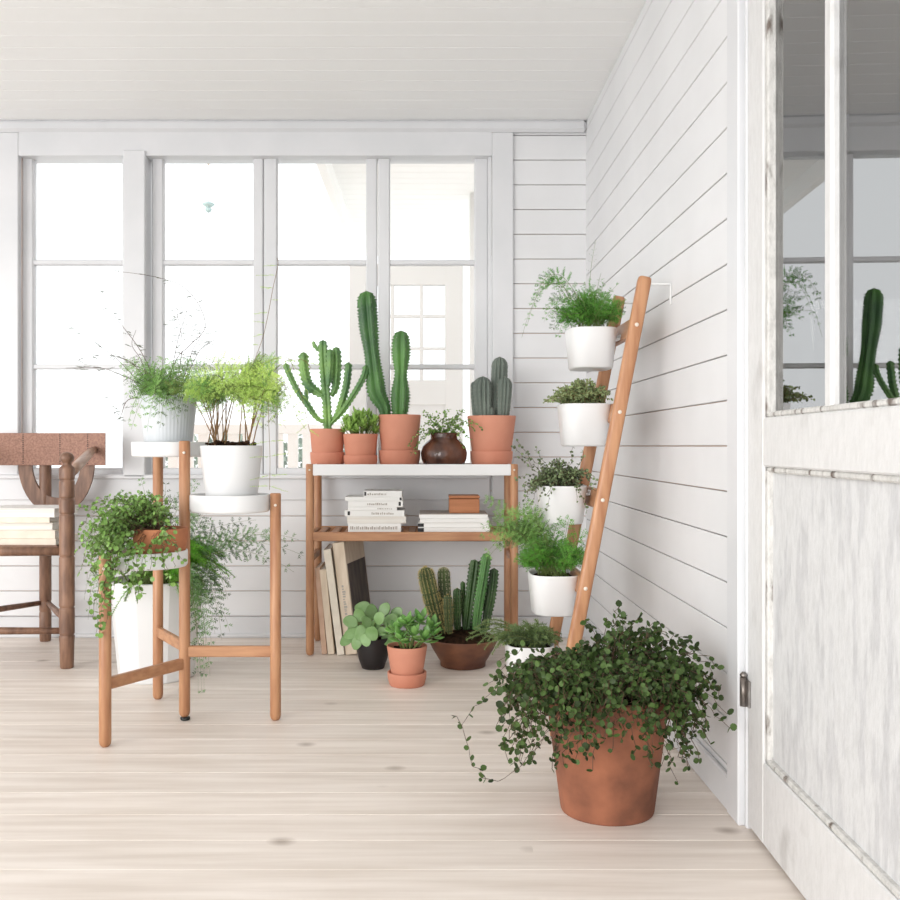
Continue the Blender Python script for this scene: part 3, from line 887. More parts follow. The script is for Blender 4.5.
m = MB(); m.bbox((xk(449.2),KY+.029,zk(498.8)),(xk(480.3),KY+.141,zk(496)), .002); part('lid', m, M['boxwood'], t)

# ---------------------------------------------------------------- big books leaning against the legs
def leaner(name, label, pxb, pyb, pxt, pyt, th_px, depth, Y0, cov, pages=None, plate=False, marks=None, yaw=0):
    """a tall book on its short edge, leaning towards the left leg; its spine faces the viewer"""
    B = Vector(((pxb-VX)*Y0/F, Y0, 0)); s = Y0/F
    T = at(pxt, pyt, Y0)
    ang = math.atan2(T.x-B.x, T.z)
    Lh = math.hypot(T.x-B.x, T.z); th_ = th_px*s
    t = thing(name, label, 'book', B, 'large books leaning under the bench')
    # B is the lower right-hand corner of the spine; lift so that the lower corner rests on the floor
    R_ = Matrix.Translation(B) @ Matrix.Rotation(yaw,4,'Z') @ Matrix.Rotation(ang,4,'Y')
    lift = -min((R_ @ Vector((x,0,0))).z for x in (0,-th_))
    R_ = Matrix.Translation((0,0,lift+.0006)) @ R_
    k = .0028; m = MB()
    m.bbox((-k,0,0),(0,depth,Lh), .0008, 0, R_); m.bbox((-th_,0,0),(-th_+k,depth,Lh), .0008, 0, R_)
    m.bbox((-th_,-.001,0),(0,k,Lh), .0010, 0, R_)
    part('cover', m, cov, t)
    m = MB(); m.box((-th_+k,k,.003),(-k,depth-.004,Lh-.003), 0, R_); part('pages', m, M['paper'], t)
    if plate:
        m = MB(); m.box((-.0005,.012,Lh*.10),(.0006,depth-.006,Lh*.80), 0, R_); part('cover_picture', m, M['photo'], t)
    if marks:
        m = MB(); z = Lh*marks[0]
        while z < Lh*marks[1]:
            w = rng.uniform(.004,.009); m.box((-th_*.62,-.0016,z),(-th_*.62+th_*.3*rng.uniform(.4,1),-.0006,z+w), 0, R_); z += w+rng.uniform(.002,.005)
        part('spine_print', m, M['greyink'], t)
LY0 = 3.69
leaner('book', 'dusty pink thin book, outermost of the large books leaning under the bench', 327,654.5,320,568,5.2,.20,LY0+.02,M['pinkbook'])
leaner('book', 'beige cloth book second from the bench leg among the large leaning books', 334.5,654.5,326,570,6.6,.22,LY0+.015,M['cream'])
leaner('book', 'tall off-white book in the middle of the large books leaning under the bench', 344.5,656,330.5,550,7.2,.24,LY0,M['cream2'])
leaner('book', 'biggest leaning book under the bench, tan spine and dark brown picture on its cover', 357,655,343.2,543.8,12,.27,LY0+.0,M['cream'],None,True,(.30,.62),-.20)
# ================================================================ PLANTS ON THE FLOOR
rng = random.Random(21)
# black pot with round pale leaves
Y0 = 3.485; s = Y0/F; cx = X_AT(373,Y0)
t = thing('potted_round_leaf_plant', 'round leaved pale green plant in a black pot on the floor beside the leaning books', 'potted plant', (cx,Y0,0))
m = MB(); m.lathe([(10.5*s,0),(11.2*s,.002),(14.5*s,.035),(17*s,.075),(17.8*s,.108),(17.4*s,.112),(16.2*s,.11),(15.2*s,.09),(.001,.09)], (cx,Y0,0), 40)
part('pot', m, M['blackpot'], t)
part('soil', soil_mb((cx,Y0,.094), 14*s, .008, rng), M['soil'], t)
m, ms = MB(), MB()
rl = [(352,634,.02),(350,622,-.03),(359,615,-.01),(371,612,.03),(385,609,.04),(380,618,-.03),(366,622,-.05),(357,643,-.04),(361,633,-.05),(372,634,-.07),(382,632,-.05),(391,621,.02),(394,632,0),(388,640,-.03),(347,640,.02),(354,626,.04),(376,626,0),(366,640,-.07),(397,613,.05),(363,608,.05)]
for k, (x, y, d) in enumerate(rl):
    tipc = at(x, y, Y0+d); base = Vector((cx+rng.uniform(-.02,.02), Y0+rng.uniform(-.02,.02)+d*.3, .10))
    out = (tipc-base); out.z *= .25
    nn = Vector((rng.uniform(-.3,.3), -.75+rng.uniform(-.3,.3), .55+rng.uniform(-.2,.3)))
    dd = Vector((out.x*6+rng.uniform(-.3,.3), out.y*3, rng.uniform(-.1,.7) if y < 630 else rng.uniform(-.9,-.2))).normalized()
    L = rng.uniform(12.5,16.5)*s
    ms.tube(bez(base, (base+tipc)/2+Vector((0,0,.03)), tipc-dd*L*.5, 8), .0017, 6)
    fat_leaf(m, tipc-dd*L*.5, dd, nn, L, L*.88, .0032, .18, 9, 10, tip=.8)
part('stems', ms, M['stem_green'], t); part('leaves', m, M['round_leaf'], t)

# terracotta pot with jade leaves
Y0 = 3.24; s = Y0/F; cx = X_AT(407,Y0)
t = thing('potted_jade_plant', 'glossy green succulent in a small terracotta pot on the floor before the cactus bowl', 'potted plant', (cx,Y0,0))
part('saucer', saucer_mb((cx,Y0,0), 19.6*s, .044), M['terra'], t)
part('pot', pot_mb((cx,Y0,.0062), 20.2*s, 14.5*s, .124, .005, drop=.008), M['terra'], t)
part('soil', soil_mb((cx,Y0,.112), 18*s, .008, rng), M['soil'], t)
m, ms = MB(), MB()
for (x, y, d, n_) in ((397,628,-.01,9),(407,622,0,9),(421,620,.02,10),(432,626,.02,10),(414,634,-.045,9),(401,638,-.05,7),(425,638,-.03,9),(391,631,.02,7),(410,628,.05,8),(434,634,-.01,7)):
    tp = at(x, y, Y0+d); base = Vector((cx+(tp.x-cx)*.3, Y0+d*.5, .115))
    ms.tube(bez(base, (base+tp)/2+Vector((0,0,.01)), tp, 6), .0032, 7)
    for j in range(n_):
        a = j*2.4+rng.random(); el = -.15+1.2*j/n_
        d_ = Vector((math.cos(a)*math.cos(el), math.sin(a)*math.cos(el)-.15, math.sin(el))).normalized()
        fat_leaf(m, tp-Vector((0,0,.014*(1-j/n_))), d_, Vector((0,0,1))+rv(rng,.25), rng.uniform(10,14.5)*s, rng.uniform(7,9)*s, .0042, .22, 8, 8, tip=1.15)
part('stems', ms, M['stem_green'], t); part('leaves', m, M['jade'], t)

# copper brown bowl with a cactus garden
Y0 = 3.52; s = Y0/F; cx = X_AT(463,Y0)
t = thing('bowl_of_cacti', 'wide brown bowl planted with several small cacti, on the floor under the bench', 'potted cacti', (cx,Y0,0))
m = MB(); m.lathe([(21*s,0),(22.5*s,.003),(22.8*s,.018),(25*s,.030),(31*s,.066),(35*s,.098),(34.8*s,.102),(33.6*s,.101),(32*s,.090),(.001,.088)], (cx,Y0,0), 56)
part('bowl', m, M['bowlwood'], t)
sm = soil_mb((cx,Y0,.094), 32*s, .034, rng, 90); part('soil', sm, M['soil'], t)
sets = [('column',[(443,634,-.02),(437,618,-.02),(431,596,-.02),(426.5,576,-.02),(425,567,-.02)],8.0,14,.3,.0,.006,'goldcactus','spine_gold',.0085,9),
 ('column',[(449,630,.02),(446.5,610,.02),(444.5,590,.02),(443.5,567,.02)],6.3,11,.34,0,.0075,'goldcactus','spine_pale',.007,8),
 ('column',[(449,634,-.055),(448.3,620,-.055),(447.6,594.5,-.055)],4.6,10,.32,0,.007,'goldcactus','spine_gold',.006,6),
 ('column',[(457.5,630,.0),(457,612,.0),(457.2,588,.0)],4.5,9,.34,0,.008,'darkcactus','spine_pale',.005,3),
 ('column',[(464,628,.04),(463,600,.04),(462.6,581,.04)],2.6,5,.35,.08,.012,'darkcactus','spine_grey',.004,2),
 ('column',[(466,632,.01),(469,606,.01),(472,582,.01),(475,559.5,.01)],5.2,5,.52,.2,.014,'darkcactus','spine_grey',.005,2),
 ('column',[(476,630,-.03),(478.5,605,-.03),(483,578,-.03),(487,553,-.03)],5.4,5,.52,.2,.014,'cereus','spine_grey',.005,2),
 ('column',[(472,630,.05),(478,600,.05),(481,560,.05)],3.6,5,.52,.2,.014,'darkcactus','spine_grey',.005,2),
 ('column',[(483,633,.0),(488,612,.0),(492,590,.0),(494.3,568,.0)],5.0,5,.52,.2,.014,'darkcactus','spine_grey',.005,2),
 ('column',[(487,630,.03),(486,610,.03),(485,578,.03)],3.8,5,.52,.2,.014,'darkcactus','spine_grey',.005,2)]
for nm, pp, r, nr, dp, nt_, lam, mt, sp_, sl, sn in sets:
    m, spm = MB(), MB(); R = r*s
    column(m, [at(x,y,Y0+d) for x,y,d in pp], (lambda t_, R=R: R*(.8+.2*min(1,t_*2))), nr, dp, nt_, lam, .9, rng.random(), spm, sl, sn, lam, rng)
    s_ = part(nm, m, M[mt], t)
    if r > 6:                    # woolly tip
        tp = at(pp[-1][0], pp[-1][1], Y0+pp[-1][2])
        for _ in range(420):
            d = (rv(rng)+Vector((0,0,.9))).normalized()
            needle(spm, tp-Vector((0,0,.010))+Vector((d.x,d.y,0))*.009+rv(rng,.003), d, rv(rng).normalized(), rng.uniform(.006,.014), .0012)
    part('spines', spm, M[sp_], s_)['kind'] = 'stuff'

# ================================================================ THE PLANT LADDER
LN, LF_ = 2.65, 3.00
fx, tx, tz = .352, .592, 1.24
ang = math.atan2(tx-fx, tz); LL = math.hypot(tx-fx, tz)
lad = thing('plant_ladder', 'bamboo ladder shaped plant rack leaning on the right hand board wall', 'plant ladder', (fx,(LN+LF_)/2,0))
for Yr in (LN, LF_):
    R_ = Matrix.Translation((fx,Yr,0)) @ Matrix.Rotation(ang,4,'Y')
    m = MB(); rings = []
    hx, hy = .0185, .0135
    for z, k in ((0.004,.92),(.012,1),(LL-.012,1),(LL-.003,.9),(LL,.7)):
        ring = []
        for j in range(20):
            a = 2*PI*j/20; ca, sa = math.cos(a), math.sin(a)
            ring.append(R_ @ Vector((hx*k*math.copysign(abs(ca)**.6,ca), hy*k*math.copysign(abs(sa)**.6,sa), z)))
        rings.append(ring)
    m.loft(rings)
    rail = part('rail', m, M['bamboo_z'], lad)
    m = MB(); xb = tx+.008
    m.bbox((xb,Yr-.006,tz-.022),(RX-.0005,Yr+.006,tz-.018), .0008); m.bbox((RX-.0035,Yr-.006,tz-.075),(RX-.0005,Yr+.006,tz-.018), .0008)
    part('wall_bracket', m, M['coat'], lad)
    for z in (1.110,.876,.640,.403,.166):
        if Yr != LN: continue
        q = fx+(tx-fx)*z/tz
        m = MB(); m.lathe([(.0055,0),(.005,.0015),(.001,.002)], (0,0,0), 12)
        m.v = [(q+v[0], Yr-.0133-v[2], z+v[1]) for v in m.v]; part('screw', m, M['screw'], rail)
for z in (1.110,.876,.640,.403,.166):
    q = fx+(tx-fx)*z/tz
    R_ = Matrix.Translation((q,0,z)) @ Matrix.Rotation(ang,4,'Y')
    m = MB(); m.bbox((-.006,LN+.008,-.027),(.012,LF_-.008,.027), .003, 0, R_); part('rung', m, M['bamboo_y'], lad)

def oval_pot(th, cx, cy, z0, h, hw, hd, taper=.86, e=.62):
    def ring(k, z, d=0):
        out = []
        for j in range(48):
            a = 2*PI*j/48; ca, sa = math.cos(a), math.sin(a)
            out.append((cx+(hw*k-d)*math.copysign(abs(ca)**e,ca), cy+(hd*k-d)*math.copysign(abs(sa)**e,sa), z))
        return out
    m = MB()
    m.loft([ring(taper*.93,z0),ring(taper,z0+.004),ring(taper+(1-taper)*.97,z0+h-.006),ring(1,z0+h-.003),ring(1,z0+h),ring(1,z0+h,.0035),ring(.98,z0+h-.004,.0045),ring(.96,z0+h-.03,.004)])
    part('pot', m, M['pot'], th)
    m = MB(); m.loft([ring(.965,z0+h-.016,.004),ring(.75,z0+h-.010),ring(.3,z0+h-.006)])
    for _ in range(26):
        a = rng.uniform(0,2*PI); q = math.sqrt(rng.random())*.8; k = rng.uniform(.004,.008)
        M_ = Matrix.Translation((cx+hw*q*math.cos(a), cy+hd*q*math.sin(a), z0+h-.010)) @ Matrix.Rotation(rng.uniform(0,3),4,'X')
        m.bbox((-k,-k*.7,-k*.5),(k,k*.7,k*.5), k*.3, 0, M_)
    part('soil', m, M['soil'], th)
    m = MB(); m.bbox((cx+hw*.90,cy-.02,z0+h-.030),(cx+hw+.016,cy+.02,z0+h-.024), .002); m.bbox((cx+hw+.010,cy-.02,z0+h-.030),(cx+hw+.016,cy+.02,z0+h-.014), .002)
    part('hook', m, M['coat'], th)
PYc, PD = 2.83, .093
def Xm(p): return X_AT(p, PYc)
LP = [ (566.5,614.5,1.0045,.113,'fern'), (558.5,610,.784,.120,'thyme'), (537.5,585,.565,.108,'creeper'), (528.5,578,.307,.115,'fern2'), (505,553,.105,.118,'rosemary') ]
info = {}
labels = {
 'fern': ('potted_fern', 'topmost white ladder pot, with a bright feathery fern that arches out to one side', 'potted plant'),
 'thyme': ('potted_thyme', 'second white pot from the top of the plant ladder, with grey green thyme', 'potted plant'),
 'creeper': ('potted_creeper', 'third white pot from the top of the plant ladder, with a wiry dark creeper', 'potted plant'),
 'fern2': ('potted_fern', 'fourth white ladder pot from the top, deep green fern just above the rosemary', 'potted plant'),
 'rosemary': ('potted_rosemary', 'lowest white ladder pot, narrow leaved rosemary spilling over, half behind the big creeper', 'potted plant')}
for a, b_, z0, h, k in LP:
    cx = Xm((a+b_)/2); hw = (b_-a)/2*PYc/F
    nm, lb, ct = labels[k]
    t = thing(nm, lb, ct, (cx,PYc,z0), 'white pots on the plant ladder')
    oval_pot(t, cx, PYc, z0, h, hw, PD)
    info[k] = (t, cx, z0+h-.012, hw)

def inpot(cx, hw, z, k=.75):
    a = rng.uniform(0,2*PI); q = math.sqrt(rng.random())*k
    return Vector((cx+hw*q*math.cos(a), PYc+PD*q*math.sin(a), z))
# L1 bright fern
t, cx, z, hw = info['fern']
m = MB()
for k in range(95):
    p0 = inpot(cx, hw, z, .7)
    x = 590+rng.uniform(-40,34); y = 320-rng.uniform(0,38)*(1-abs(x-590)/70); d = rng.uniform(-.13,.10)
    frond(m, p0, at(x, min(y,332), PYc+d), Vector((0,0,.05)), .040, rng, 11, .25, .010, .0058, .0017)
for (x, y, ar) in ((540,292,.20),(531,310,.26),(523,338,.30),(527,325,.28),(535,300,.24),(546,288,.15),(545,312,.13),(553,330,.09),(556,338,.10),(549,300,.10),(542,322,.14),(560,322,.08)):
    frond(m, inpot(cx,hw,z,.5), at(x+rng.uniform(-2,2), y, PYc+rng.uniform(-.06,.05)), Vector((-.02,0,ar)), .030, rng, 14, .3, .011, .0055, .0017)
for (x, y) in ((612,290),(604,281),(618,284),(626,300),(623,311),(601,273),(590,276),(610,300)):
    p1 = at(x, y, PYc+rng.uniform(-.14,-.09))
    frond(m, inpot(cx,hw,z,.4), p1, Vector((0,0,.03)), .026, rng, 11, .35, .010, .006, .0016, fill=.75)
frond(m, inpot(cx,hw,z,.3), at(596,240,PYc), Vector((-.02,0,.02)), .018, rng, 10, .6, .008, .006, .0009, fill=.6)
part('foliage', m, fern_mats('fern_deep','stem_green'), t)
# L2 thyme
t, cx, z, hw = info['thyme']
ms, ml = MB(), MB()
for k in range(190):
    p0 = inpot(cx, hw, z, .85)
    x = 582+rng.uniform(-41,34)*(rng.random()**.4); y = 397-rng.uniform(0,20)*(1-abs(x-582)/46)+(6 if abs(x-582) > 28 else 0)
    sprig(ms, ml, p0, at(x, y, PYc+rng.uniform(-.12,.08)), Vector((0,0,.025)), rng, .0032, .0048, .002, .0005, .5)
part('stems', ms, M['stem'], t); part('leaves', ml, M['thyme'], t)
# L3 wiry creeper
t, cx, z, hw = info['creeper']
ms, ml = MB(), MB()
for k in range(130):
    p0 = inpot(cx, hw, z, .85)
    x = 560+rng.uniform(-42,30)*(rng.random()**.5); y = 484-rng.uniform(0,26)*(1-abs(x-558)/50)+(8 if x < 540 else 0)
    sprig(ms, ml, p0, at(x, y, PYc+rng.uniform(-.13,.06)), Vector((0,0,.03)), rng, .0036, .007, .004, .0005, .4)
for (x, y, dz) in ((513,446,0),(518,442,.0),(536,448,0),(541,460,0),(520,458,0),(517,480,.05),(525,500,.1),(532,505,.12),(546,510,.12),(548,496,.10),(578,500,.12),(586,512,.15),(594,490,.1),(597,484,.1),(592,474,.05),(584,452,0),(573,448,0),(527,492,.09),(540,500,.12)):
    sprig(ms, ml, inpot(cx,hw,z,.6), at(x, y, PYc-.135), Vector((0,0,dz)), rng, .0040, .011, .004, .0005, .3)
part('stems', ms, M['stem_dark'], t); part('leaves', ml, M['vine_grey'], t)
# L4 deep fern, with pale fronds reaching out over the bench end
t, cx, z, hw = info['fern2']
m = MB()
for k in range(105):
    x = 553+rng.uniform(-38,40); y = 566-rng.uniform(0,30)*(1-abs(x-555)/60)
    frond(m, inpot(cx,hw,z,.6), at(x, min(y,578), PYc+rng.uniform(-.14,.08)), Vector((0,0,.05)), .040, rng, 11, .25, .010, .0058, .0017)
for (x, y) in ((575,548),(590,552),(570,518),(588,535),(560,520),(583,562),(545,530),(531,545),(528,560)):
    frond(m, inpot(cx,hw,z,.5), at(x, y, PYc-.14), Vector((0,0,.08)), .032, rng, 13, .3, .011, .0058, .0017)
part('foliage', m, fern_mats('fern_deep','stem_green'), t)
m = MB()
for (x, y, ar) in ((482,527,.08),(476,541,.10),(489,540,.09),(498,545,.08),(492,517,.05),(485,500,.03),(503,548,.08),(513,505,.02),(510,530,.06),(520,520,.05),(506,515,.05),(498,530,.07),(530,508,.03),(523,500,.0),(500,553,.10),(494,535,.1),(512,541,.07),(487,560,.14)):
    for _ in range(2): frond(m, inpot(cx,hw,z,.5), at(x+rng.uniform(-5,5), y+rng.uniform(-4,4), PYc-rng.uniform(.02,.16)), Vector((.01,0,ar+.05)), .040, rng, 14, .25, .012, .0056, .0019)
part('pale_fronds', m, fern_mats('fern','stem_green'), t)
# L5 rosemary
t, cx, z, hw = info['rosemary']
m = MB()
for k in range(120):
    x = 528+rng.uniform(-36,36); y = 646-rng.uniform(2,34)*(1-abs(x-530)/52)
    p0 = inpot(cx,hw,z,.8); plume(m, p0, at(x, min(y,650), PYc+rng.uniform(-.14,.08)), Vector((0,0,.03)), rng, 0, .0042, .013, .0018, 0, 1, 4)
for (x, y) in ((466,640),(470,634),(477,645),(484,650),(487,641),(474,628),(482,622),(492,655),(497,648),(490,632),(486,626)):
    plume(m, inpot(cx,hw,z,.5), at(x, y, PYc-rng.uniform(.02,.1)), Vector((-.01,0,.06)), rng, 0, .0042, .013, .0016, 0, 1, 4)
part('foliage', m, fern_mats('rosemary','stem_green'), t)

# ================================================================ BIG CREEPER IN FRONT
Y0 = 2.13; s = Y0/F; cx, cy = X_AT(607,Y0), Y0
t = thing('potted_creeper', 'big dark mound of round leaved creeper in a terracotta pot, in front of the ladder', 'potted plant', (cx,cy,0))
m = MB(); m.lathe([(.098,0),(.100,.004),(.128,.215),(.138,.218),(.141,.255),(.139,.258),(.128,.258),(.126,.235),(.001,.235)], (cx,cy,0), 48)
part('pot', m, M['terra_old'], t)
part('soil', soil_mb((cx,cy,.240), .125, .01, rng, 50), M['soil'], t)
ms, ml = MB(), MB()
n = 0
while n < 330:
    a = rng.uniform(0,2*PI); el = math.asin(rng.uniform(-.85,1))
    rr = rng.uniform(.72,1.05)
    hzt = .055+.085*min(1,max(0,(.232*math.cos(a)+.10)/.18))
    ex = .232*math.cos(a)*math.cos(el)*rr; ey = .215*math.sin(a)*math.cos(el)*rr; ez = (hzt if el > 0 else .23)*math.sin(el)*rr
    p1 = Vector((cx+ex-.004, cy+ey, .262+ez))
    if p1.x > RX-.03 or p1.z < .04: continue
    if ez < 0 and math.hypot(ex, ey) < .165: continue
    px_ = VX+p1.x*F/p1.y; py_ = VY+(EYE-p1.z)*F/p1.y
    if ey < -.02 and 562 < px_ < 640 and py_ > 688 and rng.random() < .45: continue
    p0 = Vector((cx+.08*math.cos(a)*rng.random(), cy+.08*math.sin(a)*rng.random(), .25))
    up = .07+.13*max(0,-math.sin(el)+.2)
    sprig(ms, ml, p0, p1, Vector((0,0,up)), rng, .0064, .0145, .010, .0007, .35, 0, .25)
    n += 1
for k in range(120):
    x = rng.choice((rng.uniform(500,575), rng.uniform(632,705), rng.uniform(560,650)))
    if 565 < x < 640 and rng.random() < .5: continue
    y = rng.uniform(690,770)
    e = (x-607)/100
    p1 = at(x, y, 2.13-.225*math.sqrt(max(.05,1-e*e)))
    if p1.x > RX-.03: continue
    a_ = math.atan2(p1.y-cy, p1.x-cx)
    sprig(ms, ml, Vector((cx+.10*math.cos(a_), cy+.10*math.sin(a_), .262)), p1, Vector((.05*math.cos(a_), .05*math.sin(a_), .13)), rng, .0064, .0155, .009, .0007, .3, 0, .25)
for (x, y, Yq) in ((500,660,2.2),(494,690,2.1),(492,678,2.2),(505,705,2.0),(462,722,1.95),(722,668,2.1),(726,715,2.0),(728,730,1.98),(715,672,2.15),(690,640,2.25),(702,652,2.2),(618,606,2.2),(625,618,2.15),(585,626,2.3),(640,620,2.2),(662,626,2.2),(498,725,1.95),(508,738,1.9)):
    p1 = at(x, y, Yq)
    if p1.x > RX-.02: p1.x = RX-.02
    sprig(ms, ml, Vector((cx+(p1.x-cx)*.3, cy, .26)), p1, Vector((0,0,.10)), rng, .0072, .019, .006, .0006, .3, 0, .4)
sprig(ms, ml, Vector((cx-.1,cy-.08,.26)), at(459,716,1.96), Vector((-.06,0,-.30)), rng, .006, .03, .006, .0006, .3, 0, .55)
part('stems', ms, M['stem_dark'], t); part('leaves', ml, M['vine_dark'], t)
# ================================================================ THE THREE-TIER PLANT STAND
rng = random.Random(33)
LB = (-.689, 2.823); LC = (-.8287, 3.057); LA = (-.8355, 2.573); LD = (-.4285, 2.823)
st = thing('plant_stand', 'three tier bamboo plant stand with round white trays at different heights', 'plant stand', (LB[0],LB[1],0))
ZT1, ZT2, ZT3 = .797, .647, .500
for (x, y), z1, feet in ((LA,ZT3,0),(LB,ZT1+.003,1),(LC,ZT1,0),(LD,ZT2+.003,0)):
    m = MB(); r = .0158; z0 = .010 if feet else 0
    m.lathe([(r*.55,0),(r*.9,.006),(r,.015),(r,z1-z0-.003),(r*.86,z1-z0)], (x,y,z0), 18)
    lg = part('leg', m, M['bamboo_z'], st)
    if feet:
        m = MB(); m.lathe([(.011,0),(.014,.003),(.014,.008),(.006,.010),(.005,.014)], (x+.002,y-.001,0), 16); part('foot', m, M['rubber'], lg)
    m = MB(); m.lathe([(.0042,0),(.004,.0018),(.001,.0024)], (0,0,0), 12)
    m.v = [(x+.002+v[0], y-.0155-v[2], z1-.034+v[1]) for v in m.v]; part('screw', m, M['screw'], lg)
def bar(A, B, z, h=.031, w=.018):
    a, b_ = Vector((*A,z)), Vector((*B,z)); d = b_-a; L = d.length
    R_ = Matrix.Translation(a) @ Matrix.Rotation(math.atan2(d.y,d.x),4,'Z')
    m = MB(); m.bbox((.009,-w/2,-h/2),(L-.009,w/2,h/2), .003, 0, R_); part('stretcher', m, M['bamboo_x'] if abs(d.x) > abs(d.y) else M['bamboo_y'], st)
bar(LB, LD, .197); bar(LB, LC, .210); bar(LB, LA, .163)
def tray(A, B, z1, h, r):
    c = ((A[0]+B[0])/2, (A[1]+B[1])/2)
    m = MB(); z0 = z1-h
    m.lathe([(r*.96,0),(r-.001,.004),(r,.008),(r,h-.003),(r-.0015,h),(r-.0045,h),(r-.006,h-.003),(r-.006,.010),(r-.012,.007),(.001,.007)], (*c,z0), 64)
    part('tray', m, M['coat'], st)
    return c, z0+.007
c1, f1 = tray(LC, LB, ZT1, .044, .113)
c2, f2 = tray(LB, LD, ZT2, .050, .113)
c3, f3 = tray(LA, LB, ZT3, .044, .110)

# ---- grey-white pot with a wispy fern on the highest tray
pc = (X_AT(168.5,2.94), 2.94)
t = thing('potted_fern', 'fern with long wispy stems in a pale ribbed pot on the stand\'s highest tray', 'potted fern', (*pc,f1))
hz_ = .933-f1
m = pot_mb((*pc,f1+.0003), .0835, .0665, hz_, .004, .006, 44, 176, 0, True, .03)
part('pot', m, M['potgrey'], t)
part('soil', soil_mb((*pc,.905), .076, .02, rng, 40), M['soil'], t)
def ring(c, r, z):
    a = rng.uniform(0,2*PI); q = r*math.sqrt(rng.random()); return Vector((c[0]+q*math.cos(a), c[1]+q*math.sin(a), z))
m = MB()
for k in range(46):
    x = 166+rng.uniform(-44,42); y = 378+rng.uniform(-20,18)
    frond(m, ring(pc,.05,.915), at(x, y, 2.94+rng.uniform(-.13,.12)), Vector((0,0,.06)), .045, rng, 12, .2, .012, .0060, .0018)
for (x, y, d, ar) in ((136,412,-.08,.14),(126,398,0,.14),(128,425,-.02,.15),(152,408,-.14,.13),(160,428,-.13,.16),(172,415,-.15,.14),(183,405,-.12,.12),(155,400,-.15,.1),(166,408,-.16,.11),(177,412,-.15,.12),(160,418,-.16,.14),(150,420,-.13,.14),(185,418,-.13,.13),(133,400,-.08,.1),(131,430,-.08,.16),(147,432,-.10,.17),(178,424,-.13,.15),(124,378,-.05,.1),(119,365,0,.07)):
    frond(m, ring(pc,.05,.915), at(x, y, 2.94+d), Vector((0,-.02,ar)), .048, rng, 15, .2, .012, .0058, .0020)
part('foliage', m, fern_mats('fern','stem_green'), t)
m = MB()      # sparse wisps high above
def wisp(pts, Y, n, wlen, sub=3, side=(-1,1), nl=.010, tstart=.35, rad=.0012):
    P_ = smoothpath([at(x,y,Y+d) if len(q) else None for q in pts for (x,y,d) in [q]], .008)
    m.tube(P_, [rad*(1-.6*i/len(P_)) for i in range(len(P_))], 4, 1)
    for k in range(n):
        i = int((tstart+(1-tstart)*(k+rng.random())/n)*(len(P_)-2)); i = min(i, len(P_)-2)
        p = P_[i]; T = (P_[i+1]-p).normalized()
        sd = rng.choice(side)
        d = Vector((sd*rng.uniform(.5,1), rng.uniform(-.4,.4), rng.uniform(-.55,.35))).normalized()
        twig(m, p, d, wlen*rng.uniform(.7,1.4), rng, 6, nl, .0019)
wisp([(165,392,0),(176,360,0),(190,345,0),(205,328,0),(199,305,0),(182,286,0),(160,278,0),(128,272.5,0),(112,272,0)], 2.94, 9, .02)
wisp([(175,392,0),(182,350,.02),(179,322,.02),(171,296,.02)], 2.94, 16, .030)
wisp([(160,392,0),(140,350,.03),(110,310,.03),(96,285,.03)], 2.94, 7, .012)
wisp([(155,392,0),(130,362,-.02),(100,355,-.02),(70,362,-.02)], 2.94, 14, .026, tstart=.3)
wisp([(155,392,0),(124,376,-.03),(100,368,-.03),(66,368,-.03)], 2.94, 14, .028, tstart=.3)
wisp([(150,395,0),(120,362,.02),(92,340,.02),(66,322,.02)], 2.94, 6, .018, tstart=.4)
wisp([(168,390,0),(178,340,.03),(186,310,.03),(166,330,.03)], 2.94, 8, .024)
wisp([(180,390,0),(200,350,.03),(214,340,.03),(222,326,.03)], 2.94, 12, .030)
wisp([(180,390,0),(192,352,.01),(200,336,.01),(196,318,.01)], 2.94, 12, .026)
wisp([(150,392,0),(142,362,.01),(132,345,.01),(136,330,.01)], 2.94, 10, .030)
wisp([(152,398,0),(128,400,-.03),(118,420,-.03),(108,392,-.03)], 2.94, 8, .020)
part('wispy_stems', m, [M['fern_dry'], M['stem_dark']], t)

# ---- white pot with the bright feathery fern on the middle tray
pc = (X_AT(231.5,2.823), 2.823)
t = thing('potted_fern', 'bright yellow green feathery fern on bare brown stems, white pot on the middle tray', 'potted fern', (*pc,f2))
part('pot', pot_mb((*pc,f2+.0003), .0888, .070, .786-f2, .004, drop=.01), M['pot'], t)
sm = soil_mb((*pc,.772), .083, .024, rng, 120); part('soil', sm, M['soil'], t)
ms = MB(); m = MB(); md = MB()
YF = 2.823
for k in range(24):
    g_ = k % 3
    x0 = (215,222,245)[g_]+rng.gauss(0,3.2); x1 = (206,224,252)[g_]+rng.uniform(-18,22); y1 = rng.uniform(376,404)
    p0 = at(x0, 440, YF+rng.uniform(-.04,.04)); p0.z = .785; p1 = at(x1, y1, YF+rng.uniform(-.08,.08))
    ms.tube([p+rv(rng,.0012) for p in bez(p0, (p0+p1)/2+Vector((0,0,.015)), p1, 8)], [.0019-.00012*i for i in range(9)], 5)
    for q in range(3):
        L = rng.uniform(.09,.20); a = rng.uniform(-.5,.5)
        sd = -1 if (x1 < 228) == (rng.random() < .75) else 1
        e = p1+Vector((sd*L*math.cos(a)*.8, rng.uniform(-.10,.06), rng.uniform(-.04,.05)))
        ex = VX+e.x*F/e.y
        if ex < 186 or ex > 284: e.x = p1.x+(e.x-p1.x)*.45
        frond(m if rng.random() < .8 else md, p1, e, Vector((0,0,.025)), .050, rng, 13, .08, .012, .0058, .0018, normal=(Vector((0,-.8,.55))+rv(rng,.5)).normalized())
